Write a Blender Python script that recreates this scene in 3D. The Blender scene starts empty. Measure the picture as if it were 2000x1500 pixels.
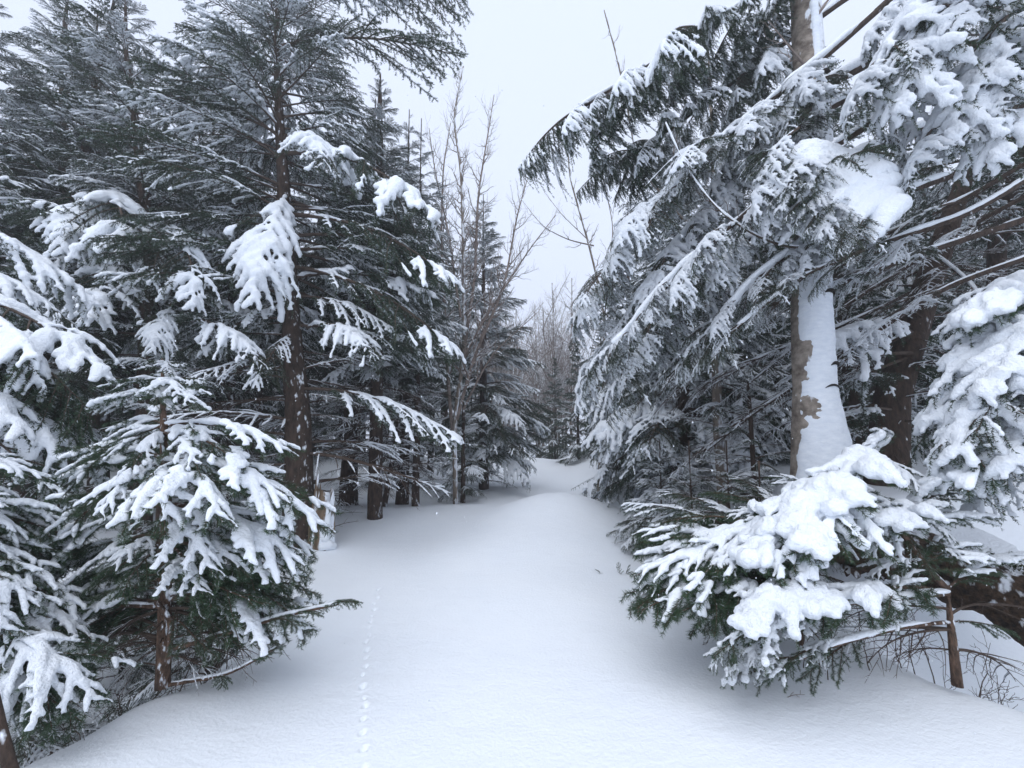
import bpy, math, random
import numpy as np
from mathutils import Vector, Matrix
random.seed(7); rng = np.random.default_rng(7)
sc = bpy.context.scene
# ------------------------------------------------------------------ camera, sky, sun, exposure
F = 833.0; PITCH = math.atan(125/833.0); CAMZ = 1.5
cam = bpy.data.objects.new('camera', bpy.data.cameras.new('camera')); sc.collection.objects.link(cam)
cam.data.sensor_width = 36; cam.data.lens = 36*F/2000; cam.data.clip_end = 2000; cam.data.clip_start = .05
cam.location = (0, 0, CAMZ); cam.rotation_euler = (math.pi/2 + PITCH, 0, 0); sc.camera = cam
W = bpy.data.worlds.new("World"); sc.world = W; W.use_nodes = True
nt = W.node_tree; nt.nodes.clear()
sky = nt.nodes.new('ShaderNodeTexSky'); sky.sky_type = 'NISHITA'; sky.sun_disc = False
sky.sun_elevation = math.radians(60); sky.sun_rotation = math.radians(200); sky.dust_density = 4; sky.air_density = 1
hs = nt.nodes.new('ShaderNodeHueSaturation'); hs.inputs['Saturation'].default_value = .25
mixn = nt.nodes.new('ShaderNodeMix'); mixn.data_type = 'RGBA'; mixn.inputs[0].default_value = .92
mixn.inputs[7].default_value = (7.2, 8.0, 9.8, 1)
bg = nt.nodes.new('ShaderNodeBackground'); bg.inputs['Strength'].default_value = .118
wo = nt.nodes.new('ShaderNodeOutputWorld')
nt.links.new(sky.outputs[0], hs.inputs['Color']); nt.links.new(hs.outputs[0], mixn.inputs[6])
nt.links.new(mixn.outputs[2], bg.inputs[0]); nt.links.new(bg.outputs[0], wo.inputs[0])
sl = bpy.data.lights.new('sun', 'SUN'); sl.energy = 1.5; sl.angle = math.radians(75); sl.color = (1, .99, .975)
so = bpy.data.objects.new('sun', sl); sc.collection.objects.link(so)
so.rotation_euler = (math.radians(30), 0, math.radians(-20))
sc.view_settings.view_transform = 'Standard'; sc.view_settings.look = 'None'
sc.view_settings.gamma = 1; sc.view_settings.use_curve_mapping = False
sc.view_settings.exposure = 0.13
sc.cycles.max_bounces = 8; sc.cycles.diffuse_bounces = 5

# ------------------------------------------------------------------ helpers
ct, st = math.cos(PITCH), math.sin(PITCH)
def at(u, v, Y):
    a = (u-1000)/F; b = (750-v)/F
    d = np.array([a, ct - b*st, st + b*ct]); d *= Y/d[1]
    return np.array([d[0], d[1], CAMZ+d[2]])
def S(t): t = np.clip(t, 0, 1); return t*t*(3-2*t)
class Noise:
    def __init__(s, seed, freq, n=7):
        r = np.random.default_rng(seed); k = r.normal(size=(n, 3)); k /= np.linalg.norm(k, axis=1)[:, None]
        s.k = k*freq*r.uniform(.55, 1.7, (n, 1)); s.p = r.uniform(0, 6.28, n); s.n = n
    def __call__(s, P): return np.sin(P @ s.k.T + s.p).sum(1)/s.n*1.6
def tag(o, label=None, cat=None, group=None, kind=None):
    if label: o['label'] = label
    if cat: o['category'] = cat
    if group: o['group'] = group
    if kind: o['kind'] = kind
    return o
def link(o, parent=None):
    sc.collection.objects.link(o); o.parent = parent; return o
def mesh(name, V, T, mats, mi=None, smooth=True):
    me = bpy.data.meshes.new(name); V = np.asarray(V, 'f4'); T = np.asarray(T, 'i4'); k = T.shape[1]
    me.vertices.add(len(V)); me.vertices.foreach_set('co', V.ravel())
    me.loops.add(T.size); me.loops.foreach_set('vertex_index', T.ravel())
    me.polygons.add(len(T)); me.polygons.foreach_set('loop_start', np.arange(0, T.size, k, dtype='i4'))
    me.polygons.foreach_set('use_smooth', np.full(len(T), smooth))
    for m in mats: me.materials.append(m)
    if mi is not None: me.polygons.foreach_set('material_index', np.asarray(mi, 'i4'))
    me.update(calc_edges=True); return me
def obj(name, me, parent=None, loc=None):
    o = bpy.data.objects.new(name, me); link(o, parent)
    if loc is not None: o.location = loc
    return o
def empty(name, loc=(0, 0, 0)):
    o = bpy.data.objects.new(name, None); o.empty_display_size = .2; link(o); o.location = loc; return o
def frames(P):
    T = np.gradient(P, axis=0); T /= np.linalg.norm(T, axis=1)[:, None]+1e-9
    ref = np.array([0, 0, 1.]) if abs(T[:, 2]).mean() < .75 else np.array([0, 1., 0])
    A = np.cross(T, ref); A /= np.linalg.norm(A, axis=1)[:, None]+1e-9
    return T, A, np.cross(A, T)
class Acc:
    def __init__(s): s.V = []; s.T = []; s.M = []; s.n = 0
    def add(s, V, T, m=0):
        s.V.append(V); s.T.append(np.asarray(T)+s.n); s.M.append(np.full(len(T), m)); s.n += len(V)
    def tube(s, P, R, k=6, m=0, sx=1., sz=1., caps=True, noise=None):
        P = np.asarray(P, float); n = len(P); R = np.broadcast_to(R, n)
        T, A, B = frames(P); a = np.linspace(0, 2*np.pi, k, endpoint=False)
        V = P[:, None] + R[:, None, None]*(A[:, None]*np.cos(a)[None, :, None]*sx + B[:, None]*np.sin(a)[None, :, None]*sz)
        V = V.reshape(-1, 3)
        if noise is not None: V = V + noise(V, R.repeat(k))
        i = np.arange(n-1)[:, None]*k; j = np.arange(k)[None]; j2 = (j+1) % k
        q = np.stack([i+j, i+j2, i+k+j2, i+k+j], -1).reshape(-1, 4)
        T_ = [q[:, [0, 1, 2]], q[:, [0, 2, 3]]]
        if caps:
            V = np.vstack([V, P[:1], P[-1:]]); c0, c1 = n*k, n*k+1; jj = np.arange(k); kk = (jj+1) % k
            T_.append(np.stack([kk, jj, np.full(k, c0)], 1)); T_.append(np.stack([(n-1)*k+jj, (n-1)*k+kk, np.full(k, c1)], 1))
        s.add(V, np.vstack(T_), m)
    def mesh(s, name, mats, smooth=True):
        return mesh(name, np.vstack(s.V), np.vstack(s.T), mats, np.concatenate(s.M), smooth)
def remesh(acc, voxel, name, mat, nz=None, amp=0., smooth=3, dec=.33):
    me = acc.mesh('tmp', [mat]); o = obj('tmp', me)
    m = o.modifiers.new('r', 'REMESH'); m.mode = 'VOXEL'; m.voxel_size = voxel; m.use_smooth_shade = True
    if smooth:
        m = o.modifiers.new('s', 'SMOOTH'); m.iterations = smooth; m.factor = .5
    dg = bpy.context.evaluated_depsgraph_get(); r = bpy.data.meshes.new_from_object(o.evaluated_get(dg)); r.name = name
    bpy.data.objects.remove(o); bpy.data.meshes.remove(me)
    n = len(r.vertices)
    if nz is not None and n:
        V = np.empty(n*3, 'f4'); r.vertices.foreach_get('co', V); N = np.empty(n*3, 'f4'); r.vertices.foreach_get('normal', N)
        V = V.reshape(-1, 3); N = N.reshape(-1, 3)
        V = V + N*(sum(f(V)*a for f, a in nz))[:, None]*amp; r.vertices.foreach_set('co', V.astype('f4').ravel())
    if dec < 1 and len(r.polygons) > 60:
        r.update(); o = bpy.data.objects.new('tmp', r); link(o); m = o.modifiers.new('d', 'DECIMATE'); m.ratio = dec; dg = bpy.context.evaluated_depsgraph_get(); r2 = bpy.data.meshes.new_from_object(o.evaluated_get(dg)); bpy.data.objects.remove(o); bpy.data.meshes.remove(r); r = r2; r.name = name
    r.materials.clear(); r.materials.append(mat)
    r.polygons.foreach_set('use_smooth', np.full(len(r.polygons), True)); r.update(); return r

# ------------------------------------------------------------------ materials
def mat(name, col, rough=.8, noise=None, bump=None, col2=None, coords='Object', spec=.3, sss=0, snow=None):
    m = bpy.data.materials.new(name); m.use_nodes = True; n = m.node_tree; b = n.nodes['Principled BSDF']
    b.inputs['Base Color'].default_value = (*col, 1); b.inputs['Roughness'].default_value = rough
    b.inputs['Specular IOR Level'].default_value = spec
    tc = n.nodes.new('ShaderNodeTexCoord'); out = None
    if noise:
        mp = n.nodes.new('ShaderNodeMapping'); mp.inputs['Scale'].default_value = noise[1]
        n.links.new(tc.outputs[coords], mp.inputs[0])
        t = n.nodes.new('ShaderNodeTexNoise'); t.inputs['Scale'].default_value = noise[0]; t.inputs['Detail'].default_value = 5; t.inputs['Roughness'].default_value = .65
        n.links.new(mp.outputs[0], t.inputs['Vector'])
        r = n.nodes.new('ShaderNodeValToRGB'); r.color_ramp.elements[0].position = .35; r.color_ramp.elements[1].position = .68
        r.color_ramp.elements[0].color = (*col, 1); r.color_ramp.elements[1].color = (*(col2 or col), 1)
        n.links.new(t.outputs['Fac'], r.inputs[0]); out = r.outputs[0]
    if snow:   # wind-packed snow caught in the bark on one side
        g = n.nodes.new('ShaderNodeNewGeometry'); d = n.nodes.new('ShaderNodeVectorMath'); d.operation = 'DOT_PRODUCT'
        n.links.new(g.outputs['Normal'], d.inputs[0]); d.inputs[1].default_value = snow[1]
        t2 = n.nodes.new('ShaderNodeTexNoise'); t2.inputs['Scale'].default_value = snow[2]; t2.inputs['Detail'].default_value = 6
        mp2 = n.nodes.new('ShaderNodeMapping'); mp2.inputs['Scale'].default_value = (1, 1, .45); n.links.new(tc.outputs['Object'], mp2.inputs[0]); n.links.new(mp2.outputs[0], t2.inputs['Vector'])
        ma = n.nodes.new('ShaderNodeMath'); ma.operation = 'MULTIPLY_ADD'; n.links.new(d.outputs['Value'], ma.inputs[0]); ma.inputs[1].default_value = .22; n.links.new(t2.outputs['Fac'], ma.inputs[2])
        r2 = n.nodes.new('ShaderNodeValToRGB'); r2.color_ramp.elements[0].position = snow[0]; r2.color_ramp.elements[1].position = snow[0]+.10
        n.links.new(ma.outputs[0], r2.inputs[0])
        mx = n.nodes.new('ShaderNodeMix'); mx.data_type = 'RGBA'; n.links.new(r2.outputs[0], mx.inputs[0])
        if out: n.links.new(out, mx.inputs[6])
        else: mx.inputs[6].default_value = (*col, 1)
        mx.inputs[7].default_value = (.82, .86, .92, 1); out = mx.outputs[2]
    if out: n.links.new(out, b.inputs['Base Color'])
    if bump:
        prev = None
        for sc_, st_, dist, v in bump:
            mp = n.nodes.new('ShaderNodeMapping'); mp.inputs['Scale'].default_value = v; n.links.new(tc.outputs[coords], mp.inputs[0])
            t = n.nodes.new('ShaderNodeTexNoise'); t.inputs['Scale'].default_value = sc_; t.inputs['Detail'].default_value = 4
            n.links.new(mp.outputs[0], t.inputs['Vector'])
            bu = n.nodes.new('ShaderNodeBump'); bu.inputs['Strength'].default_value = st_; bu.inputs['Distance'].default_value = dist
            n.links.new(t.outputs['Fac'], bu.inputs['Height'])
            if prev: n.links.new(prev.outputs[0], bu.inputs['Normal'])
            prev = bu
        n.links.new(prev.outputs[0], b.inputs['Normal'])
    if sss:
        b.inputs['Subsurface Weight'].default_value = sss; b.inputs['Subsurface Radius'].default_value = (.5, .7, 1); b.inputs['Subsurface Scale'].default_value = .02
    return m
one = (1, 1, 1)
SNOWC = (.86, .90, .95)
M_GROUND = mat('trail_snow', (.85, .895, .95), .6, noise=(1.3, one), col2=(.88, .92, .965), bump=[(260, .6, .005, one), (45, .45, .012, one), (5, .22, .04, (1, 1.5, 1))], spec=.25)
M_SNOW = mat('branch_snow', SNOWC, .65, bump=[(170, .8, .006, one), (60, .8, .016, one)], spec=.2)
M_NEEDLE = mat('spruce_needles', (.022, .045, .028), .6, noise=(3, one), col2=(.045, .075, .04), spec=.25)
M_FIR = mat('fir_needles', (.022, .052, .024), .5, noise=(5, one), col2=(.045, .085, .038), spec=.35)
M_FROST = mat('frosted_needles', (.35, .41, .41), .7)
M_BARK = mat('spruce_bark', (.028, .020, .016), .9, noise=(22, (1, 1, .35)), col2=(.085, .058, .044), bump=[(40, .9, .02, (1, 1, .4))], snow=(.77, (.75, -.5, .2), 17))
M_BARKRED = mat('fir_bark', (.045, .030, .022), .85, noise=(34, (1, 1, .4)), col2=(.17, .105, .072), bump=[(34, 1, .03, (1, 1, .45)), (90, .9, .01, one)], snow=(.71, (.7, -.5, .3), 34))
M_TWIG = mat('twig_bark', (.055, .038, .03), .85, noise=(14, one), col2=(.10, .075, .06))
M_GREYBARK = mat('pale_bark', (.13, .105, .085), .85, noise=(16, (1, 1, .3)), col2=(.27, .23, .19), bump=[(40, .6, .01, (1, 1, .3))], snow=(.62, (.75, -.5, .2), 9))
M_BARETWIG = mat('bare_twig', (.17, .135, .12), .85, noise=(9, one), col2=(.30, .25, .22))
M_TSNOW = mat('packed_trunk_snow', (.74, .79, .86), .8, noise=(11, (1, 1, 2.5)), col2=(.86, .90, .95), bump=[(9, .5, .03, (1, 1, 1.6)), (90, .6, .006, (1, 1, 1.3))], spec=.15)
M_BIRCH = mat('birch_bark', (.13, .105, .085), .8, noise=(8, (1, 1, 1.1)), col2=(.38, .33, .28), bump=[(12, 1, .03, (1, 1, 2.)), (60, .7, .01, (1, 1, 2))], snow=(.55, (.85, -.5, .1), 14))
M_DARK = mat('birch_scar', (.02, .016, .013), .95)
M_LOG = mat('rotten_log_bark', (.018, .012, .008), .95, noise=(26, one), col2=(.10, .062, .038), bump=[(14, 1, .06, one), (50, 1, .03, one), (140, 1, .008, one)], snow=(.62, (.1, -.2, 1.), 13))
M_MOSS = mat('moss', (.02, .03, .01), .95, noise=(20, one), col2=(.05, .06, .02), bump=[(80, 1, .02, one)])
M_WOOD = mat('splintered_wood', (.09, .06, .038), .85, noise=(14, (1, 1, .15)), col2=(.22, .16, .11), bump=[(40, .9, .02, (1, 1, .15))], snow=(.60, (.75, -.5, .5), 8))
M_LEAF = mat('dead_leaf', (.16, .06, .02), .8)

# ------------------------------------------------------------------ ground
yy = np.linspace(-60, 420, 9601)
bb = np.interp(yy, [-60, 0, 2.5, 4, 5.2, 6.6, 7.6, 8.8, 10.5, 13, 17.5, 19.5, 24, 60, 420], [0, 0, 0, .03, .10, .26, .40, .36, .22, .36, .98, .98, .8, .6, 0])
g = np.exp(-.5*(np.arange(-30, 31)/8.)**2); g /= g.sum()
bb = np.convolve(np.pad(bb, 30, 'edge'), g, 'valid')
nA, nB, nC = Noise(1, .9), Noise(2, 2.4), Noise(3, .12)
prints = []
def height(x, y):
    x = np.asarray(x, float); y = np.asarray(y, float); sh = x.shape; x = x.ravel(); y = y.ravel()
    P = np.stack([x, y, 0*x], 1)
    h = np.interp(y, yy, bb)
    offtrail = S((np.abs(x+.2)-2.0)/2.)
    h = h + nA(P)*(.015+.09*offtrail) + nB(P)*(.004+.035*offtrail)
    # lobes of the drift over the mound
    h = h - .10*np.exp(-(((x-2.2)/.8)**2+((y-6.2)/1.3)**2)) - .12*np.exp(-(((x-1.9)/.7)**2+((y-9.3)/1.6)**2))
    h = h + .10*np.exp(-(((x-.2)/1.2)**2+((y-5.9)/.7)**2)) + .10*np.exp(-(((x-.9)/.8)**2+((y-18.5)/1.2)**2))
    h = h + .42*np.exp(-(((x-.75-.25*(y-7.2))/1.15)**2+((y-7.2)/.9)**2)) - .07*np.exp(-(((x+1.3)/.9)**2+((y-6.4)/1.2)**2)) + .10*np.exp(-(((x+.2)/.9)**2+((y-11.8)/1.1)**2)) + .035*np.exp(-(((x-.1)/.8)**2+((y-4.6)/.7)**2))
    # hollow left of the trail
    xe = np.interp(y, [0, 2, 3, 4, 5, 6], [-2.45, -2.35, -1.85, -2.0, -2.5, -3])
    h = h - .95*S((xe-x)/1.0)*(1-S((y-4.)/1.6)) + .05*np.exp(-((x-xe-.2)/.35)**2)*(1-S((y-4.2)/1.5))
    # bank on the right
    h = h + (1.02*S((x-2.0)/1.9)*S((y-3.5)/1.3))*(1-.35*S((y-6)/5)) + .12*np.clip(x-4, 0, 12)*S((y-3)/3)
    # hollow below the log
    h = h - .85*np.exp(-(((x-4.1)/1.05)**4+((y-3.4)/.65)**4)) - .35*S((x-3.15)/.7)*(1-S((y-3.2)/.8))
    h = h + .06*np.clip(-x-3.5, 0, 12)*S((y-4)/3)
    for bx, by, br, bh in ((-2.25, 2.76, .16, .09), (2.98, 2.88, .15, .08), (-3.65, 8., .3, .07), (-2.55, 8., .28, .06), (-2.9, 6., .4, .08), (1.85, 3.3, .2, .06)): h = h + bh*np.exp(-((x-bx)**2+(y-by)**2)/(2*br*br))
    far = S((np.hypot(x, y)-40)/60); h = h + far*(nC(P)*2.5)
    for px, py, a, s in prints:
        m = (np.abs(x-px) < .12) & (np.abs(y-py) < .12)
        if m.any():
            dx = x[m]-px; dy = y[m]-py; u = dx*math.cos(a)+dy*math.sin(a); v = -dx*math.sin(a)+dy*math.cos(a)
            q = np.sqrt((u/(.018*s))**2+(v/(.028*s))**2)
            h[m] += -.020*s*(1-S((q-.3)/.9)) + .006*np.exp(-((q-1.4)/.3)**2)
    return h.reshape(sh)
def gz(x, y): return float(height([x], [y])[0])
def hit(u, v):
    lo = None
    for Y in np.arange(1.2, 60, .02):
        p = at(u, v, Y)
        if p[2] <= gz(p[0], p[1]): return p
    return p
tp = [(716, 1497), (711, 1463), (713, 1434), (709, 1408), (712, 1384), (710, 1362), (713, 1340), (711, 1322), (716, 1303), (714, 1287), (719, 1270), (717, 1256), (722, 1241), (720, 1228), (726, 1215), (725, 1204), (731, 1192), (730, 1182), (736, 1170), (735, 1161), (741, 1151)]
for k_, (u, v) in enumerate(tp):
    p = hit(u, v); prints.append((p[0]+random.uniform(-.012, .012), p[1]+random.uniform(-.015, .015), random.uniform(-.3, .5), random.uniform(.85, 1.2)*(.9 if k_ % 2 else 1.05)))
def lines(segs):
    out = []
    for a, b, s in segs: out += list(np.arange(a, b-1e-6, s))
    return np.array(out+[segs[-1][1]])
X = lines([(-400, -60, 34), (-60, -20, 4), (-20, -6, .5), (-6, -2.6, .08), (-2.6, -1.62, .05), (-1.62, -.55, .012), (-.55, 3, .06), (3, 7, .1), (7, 20, .5), (20, 60, 4), (60, 400, 34)])
Y = lines([(-60, -4, 4), (-4, .8, .25), (.8, 1.8, .04), (1.8, 3.2, .0135), (3.2, 5, .024), (5, 9, .05), (9, 24, .16), (24, 60, 1.5), (60, 420, 30)])
gx, gy = np.meshgrid(X, Y); gh = height(gx, gy)
nx, ny = len(X), len(Y); i = np.arange((ny-1)*nx).reshape(ny-1, nx)[:, :-1].ravel()
gm = mesh('snow_ground', np.stack([gx.ravel(), gy.ravel(), gh.ravel()], 1), np.stack([i, i+1, i+nx+1, i+nx], 1), [M_GROUND])
tag(obj('snow_ground', gm), kind='structure')

# ------------------------------------------------------------------ conifer boughs
def bough_lines(r, L, sp2, ang, l2, droop, droop2, sp3, l3, bare, prof=.45, rise=.1, wig=.03, hang=0., up3=0., under=0., u_sp=.05):
    lines_ = []
    t = np.linspace(0, 1, 16)
    P = np.stack([L*t, L*wig*np.sin(t*r.uniform(2, 5)+r.uniform(0, 6))*t, L*(rise*t*2-droop*t**2*1.2)], 1)
    d = P[-1]/np.linalg.norm(P[-1]); a = math.atan2(d[2], d[0])     # chord along +X
    Ry = np.array([[math.cos(a), 0, math.sin(a)], [0, 1, 0], [-math.sin(a), 0, math.cos(a)]]); P = P @ Ry.T; P *= L/np.linalg.norm(P[-1])
    lines_.append((P, .011*L+.003, .002, 1))
    s = bare*L; side = 1
    while s < L*.985:
        tt = s/L; f = tt*15; k = int(f); p0 = P[k]+(P[min(k+1, 15)]-P[k])*(f-k)
        tan = P[min(k+1, 15)]-P[k]; tan /= np.linalg.norm(tan)
        if tt < prof: pf = .45+.55*(tt-bare)/max(prof-bare, .01)
        else: pf = (1-(tt-prof)/(1-prof))**.8*.93+.07
        ln = l2*L*pf*r.uniform(.7, 1.2)
        if ln > .03:
            aa = ang*r.uniform(.75, 1.2)*(1-.25*tt); lat = np.cross([0, 0, 1.], tan); lat /= np.linalg.norm(lat)
            d0 = tan*math.cos(aa)+lat*side*math.sin(aa)+np.array([0, 0, r.uniform(-.15, .2)-hang*r.uniform(.4, 1.)]); d0 /= np.linalg.norm(d0)
            q = np.linspace(0, 1, 7)[:, None]; fwd = tan*.22*ln
            d0 = d0+r.normal(0, .10, 3); Q = p0+d0*ln*q+fwd*q**2*r.uniform(.2, 2.)+np.array([0, 0, -1.])*ln*droop2*r.uniform(.6, 1.3)*q**2+np.cumsum(r.normal(0, .018*ln, (7, 3)), 0)*q
            lines_.append((Q, .0045*L*pf**.5+.0015, .0013, 2))
            if sp3:
                s3 = sp3*r.uniform(.6, 1.4); sd = 1
                while s3 < ln*.97:
                    t3 = s3/ln; f3 = t3*6; k3 = int(f3); b0 = Q[k3]+(Q[min(k3+1, 6)]-Q[k3])*(f3-k3)
                    tn = Q[min(k3+1, 6)]-Q[k3]; tn /= np.linalg.norm(tn)+1e-9
                    l_ = np.cross([0, 0, 1.], tn); l_ /= np.linalg.norm(l_)+1e-9
                    n3 = l3*r.uniform(.6, 1.3)*(1.05-.65*t3)*min(1, ln/.3)
                    a3 = math.radians(r.uniform(35, 62)); dd = tn*math.cos(a3)+l_*sd*math.sin(a3)+np.array([0, 0, up3+r.uniform(-.25, .15)-hang*.5]); dd /= np.linalg.norm(dd)
                    q3 = np.linspace(0, 1, 3)[:, None]
                    lines_.append((b0+dd*n3*q3+np.array([0, 0, -1.])*n3*.22*droop2*3*q3**2, .0016, .0009, 3))
                    s3 += sp3*r.uniform(.7, 1.3)*.5; sd = -sd
        s += sp2*r.uniform(.7, 1.3)*.5; side = -side
    if under:
        for P_, r0, r1, lv in list(lines_):
            if lv == 3: continue
            seg = np.linalg.norm(np.diff(P_, axis=0), axis=1); cum = np.concatenate([[0], np.cumsum(seg)]); s = cum[-1]*(.3 if lv == 1 else .12)
            while s < cum[-1]:
                k = min(np.searchsorted(cum, s, side='right')-1, len(seg)-1); b0 = P_[k]+(P_[k+1]-P_[k])*(s-cum[k])/seg[k]; tn = (P_[k+1]-P_[k])/seg[k]
                dd = tn*r.uniform(.1, .8)+r.normal(0, .35, 3)+np.array([0, 0, -1.]); dd /= np.linalg.norm(dd); l_ = under*r.uniform(.4, 1.2); q3 = np.linspace(0, 1, 3)[:, None]
                lines_.append((b0+dd*l_*q3+tn*l_*.25*q3**2, .0013, .0008, 4)); s += u_sp*r.uniform(.6, 1.4)
    return lines_
def needles(r, lines_, dens, nl, nw, mats, frost=.25, main_from=.5, bare2=.0, flat=0.):
    S0 = []; S1 = []
    for P, r0, r1, lv in lines_:
        a = 0
        if lv == 1: a = int(len(P)*main_from)
        if lv == 2: a = int(len(P)*bare2)
        S0.append(P[a:-1]); S1.append(P[a+1:])
    S0 = np.vstack(S0); S1 = np.vstack(S1); D = S1-S0; ln = np.linalg.norm(D, axis=1)
    n = int(ln.sum()*dens); idx = r.choice(len(S0), n, p=ln/ln.sum()); f = r.random(n)[:, None]
    B = S0[idx]+D[idx]*f; T = D[idx]/ln[idx][:, None]
    A = np.cross(T, [0, 0, 1.])+1e-6; A /= np.linalg.norm(A, axis=1)[:, None]; U = np.cross(A, T)
    az = r.uniform(0, 2*np.pi, n); c, s = np.cos(az), np.sin(az)*(1-flat)
    R = A*c[:, None]+U*s[:, None]; R /= np.linalg.norm(R, axis=1)[:, None]+1e-9
    dirn = T*r.uniform(.35, 1., n)[:, None]+R; dirn /= np.linalg.norm(dirn, axis=1)[:, None]
    tip = B+dirn*(nl*r.uniform(.7, 1.2, n))[:, None]
    w = np.cross(dirn, r.normal(size=(n, 3))); w /= np.linalg.norm(w, axis=1)[:, None]; w *= nw*.5
    V = np.stack([B-w, B+w, tip], 1).reshape(-1, 3); Tt = np.arange(3*n).reshape(n, 3)
    mi = ((np.sin(az) > .1) & (r.random(n) < frost*2.2)).astype(int)
    return mesh('needles', V, Tt, mats, mi, False)
def snowload(r, lines_, rad, cov, voxel, seed, fine=True, sz=.62, smooth=3, lv3=True, end=0., lump=1., dec=.33, cf=4.5):
    nzc = Noise(seed+50, cf); nzr = Noise(seed+90, 15); nzq = Noise(seed+91, 38); acc = Acc(); any_ = False
    for P, r0, r1, lv in lines_:
        if lv == 4 or (lv == 3 and not lv3): continue
        n = len(P); k = {1: 3, 2: 3, 3: 3}[lv]
        t = np.linspace(0, n-1, (n-1)*k+1); i0 = np.minimum(t.astype(int), n-2); f = (t-i0)[:, None]; Q = P[i0]*(1-f)+P[i0+1]*f
        base = {1: 1.25, 2: 1.1, 3: .82}[lv]*rad
        tt = t/(n-1); taper = np.sqrt(np.clip(1-tt, 0, 1))*.55+.5
        c = nzc(Q)*lump+cov*2-1
        R = base*taper*np.clip(c*1.5+.55, 0, 1.15)*(1+.38*nzr(Q)+.22*nzq(Q))*r.uniform(.75, 1.2)
        if lv == 1: R *= np.clip(tt*5+.35, 0, 1)
        ok = R > rad*.28; s = 0
        while s < len(ok):
            if not ok[s]: s += 1; continue
            e = s
            while e+1 < len(ok) and ok[e+1]: e += 1
            if e-s >= 1:
                q = Q[s:e+1]+np.array([0, 0, 1.])*(R[s:e+1]*sz*.75)[:, None]; acc.tube(q, R[s:e+1], 7, 0, 1, sz); any_ = True
            s = e+1
    if not any_: return None
    return remesh(acc, voxel, 'snow', M_SNOW, [(Noise(seed+5, 150), .7), (Noise(seed+7, 70), .9), (Noise(seed+6, 24), 1)], rad*.16, smooth, dec)
LIB = {}
def make(kind, n, L, P, Nn, Sn, wood=M_TWIG, nm=(M_NEEDLE, M_FROST)):
    LIB[kind] = []
    for i in range(n):
        seed = abs(hash_(kind))+i*13; r = np.random.default_rng(seed); ls = bough_lines(r, L, **P)
        acc = Acc()
        for Q, r0, r1, lv in ls:
            if lv >= 3: Q = Q[[0, 2]]
            acc.tube(Q, np.linspace(r0, r1, len(Q)), {1: 7, 2: 4, 3: 3, 4: 3}[lv], 0, caps=False)
        wm = acc.mesh('branch', [wood]); ne = needles(r, ls, mats=nm, **Nn) if Nn else None
        sn = snowload(r, ls, seed=seed, **Sn) if Sn else None
        LIB[kind].append((L, wm, ne, sn))
def hash_(s): return sum(ord(c)*(i+3) for i, c in enumerate(s))
SPR = dict(sp2=.15, ang=.95, l2=.34, droop=.22, droop2=.35, sp3=.085, l3=.115, bare=.2, under=.10, u_sp=.07)
NS = dict(dens=270, nl=.024, nw=.0064, frost=.06, main_from=.3)
make('spruce_light', 4, 2.2, dict(SPR, sp2=.105, under=.07, wig=.045, l3=.13), dict(NS, dens=320, nl=.027, nw=.0066, frost=.09), dict(rad=.0175, cov=.66, voxel=.0095, lump=1.1, smooth=1))
make('spruce_mid', 4, 2.2, dict(SPR, droop=.3, droop2=.45), NS, dict(rad=.026, cov=.62, voxel=.012, lump=1.1, smooth=2))
make('spruce_heavy', 4, 2.2, dict(SPR, sp2=.17, droop=.4, droop2=.6, l2=.32, under=.13), NS, dict(rad=.042, cov=.66, voxel=.015, lump=.9, sz=.7))
make('weeping', 4, 1.6, dict(SPR, droop=.25, droop2=.5, hang=1.0, l2=.30, sp2=.10, sp3=.07, l3=.10, rise=.12, under=.2, u_sp=.05), dict(NS, dens=300), dict(rad=.026, cov=.62, voxel=.012, lump=1.1, smooth=2))
make('dead', 3, 2.2, dict(SPR, sp2=.2, l2=.30, sp3=.16, l3=.18, bare=.1, droop=.2, wig=.06, under=0), None, dict(rad=.013, cov=.62, voxel=.010, lv3=False, smooth=1))
make('bare_snow', 3, 2.2, dict(SPR, sp2=.16, l2=.26, sp3=.13, l3=.12, bare=.2, droop=.2, wig=.05, under=0), dict(dens=90, nl=.02, nw=.005, frost=.1, main_from=.8), dict(rad=.018, cov=.6, voxel=.011, smooth=2))
FIR = dict(sp2=.15, ang=.85, l2=.42, droop=.30, droop2=.30, sp3=.075, l3=.09, bare=.12, prof=.35, under=.04, u_sp=.035)
NF = dict(dens=820, nl=.027, nw=.0028, frost=.04, main_from=.1, flat=.2)
make('fir', 4, .9, FIR, NF, dict(rad=.0215, cov=.60, voxel=.0078, lump=1.35, sz=.8, smooth=1, dec=.45, cf=11), wood=M_BARKRED, nm=(M_FIR, M_FROST))
make('fir_sparse', 4, .9, dict(FIR, sp2=.14, sp3=.06, l2=.36, wig=.06), NF, dict(rad=.013, cov=.5, voxel=.007, lump=1.1), wood=M_BARKRED, nm=(M_FIR, M_FROST))
make('fir_lumpy', 4, .9, dict(FIR, l2=.34), NF, dict(rad=.036, cov=.68, voxel=.010, lump=1.3, sz=.8, smooth=2, dec=.45, cf=10), wood=M_BARKRED, nm=(M_FIR, M_FROST))
make('fir_buried', 4, .9, dict(FIR, sp2=.16, l2=.36, l3=.08), NF, dict(rad=.050, cov=.80, voxel=.012, lump=1.0, sz=.9, smooth=2, dec=.5, cf=8), wood=M_BARKRED, nm=(M_FIR, M_FROST))
make('twiggy', 3, .9, dict(FIR, sp2=.12, l2=.5, sp3=.12, l3=.10, bare=.05, wig=.08, under=0), None, dict(rad=.0065, cov=.5, voxel=.006, lv3=False, smooth=1))

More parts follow.
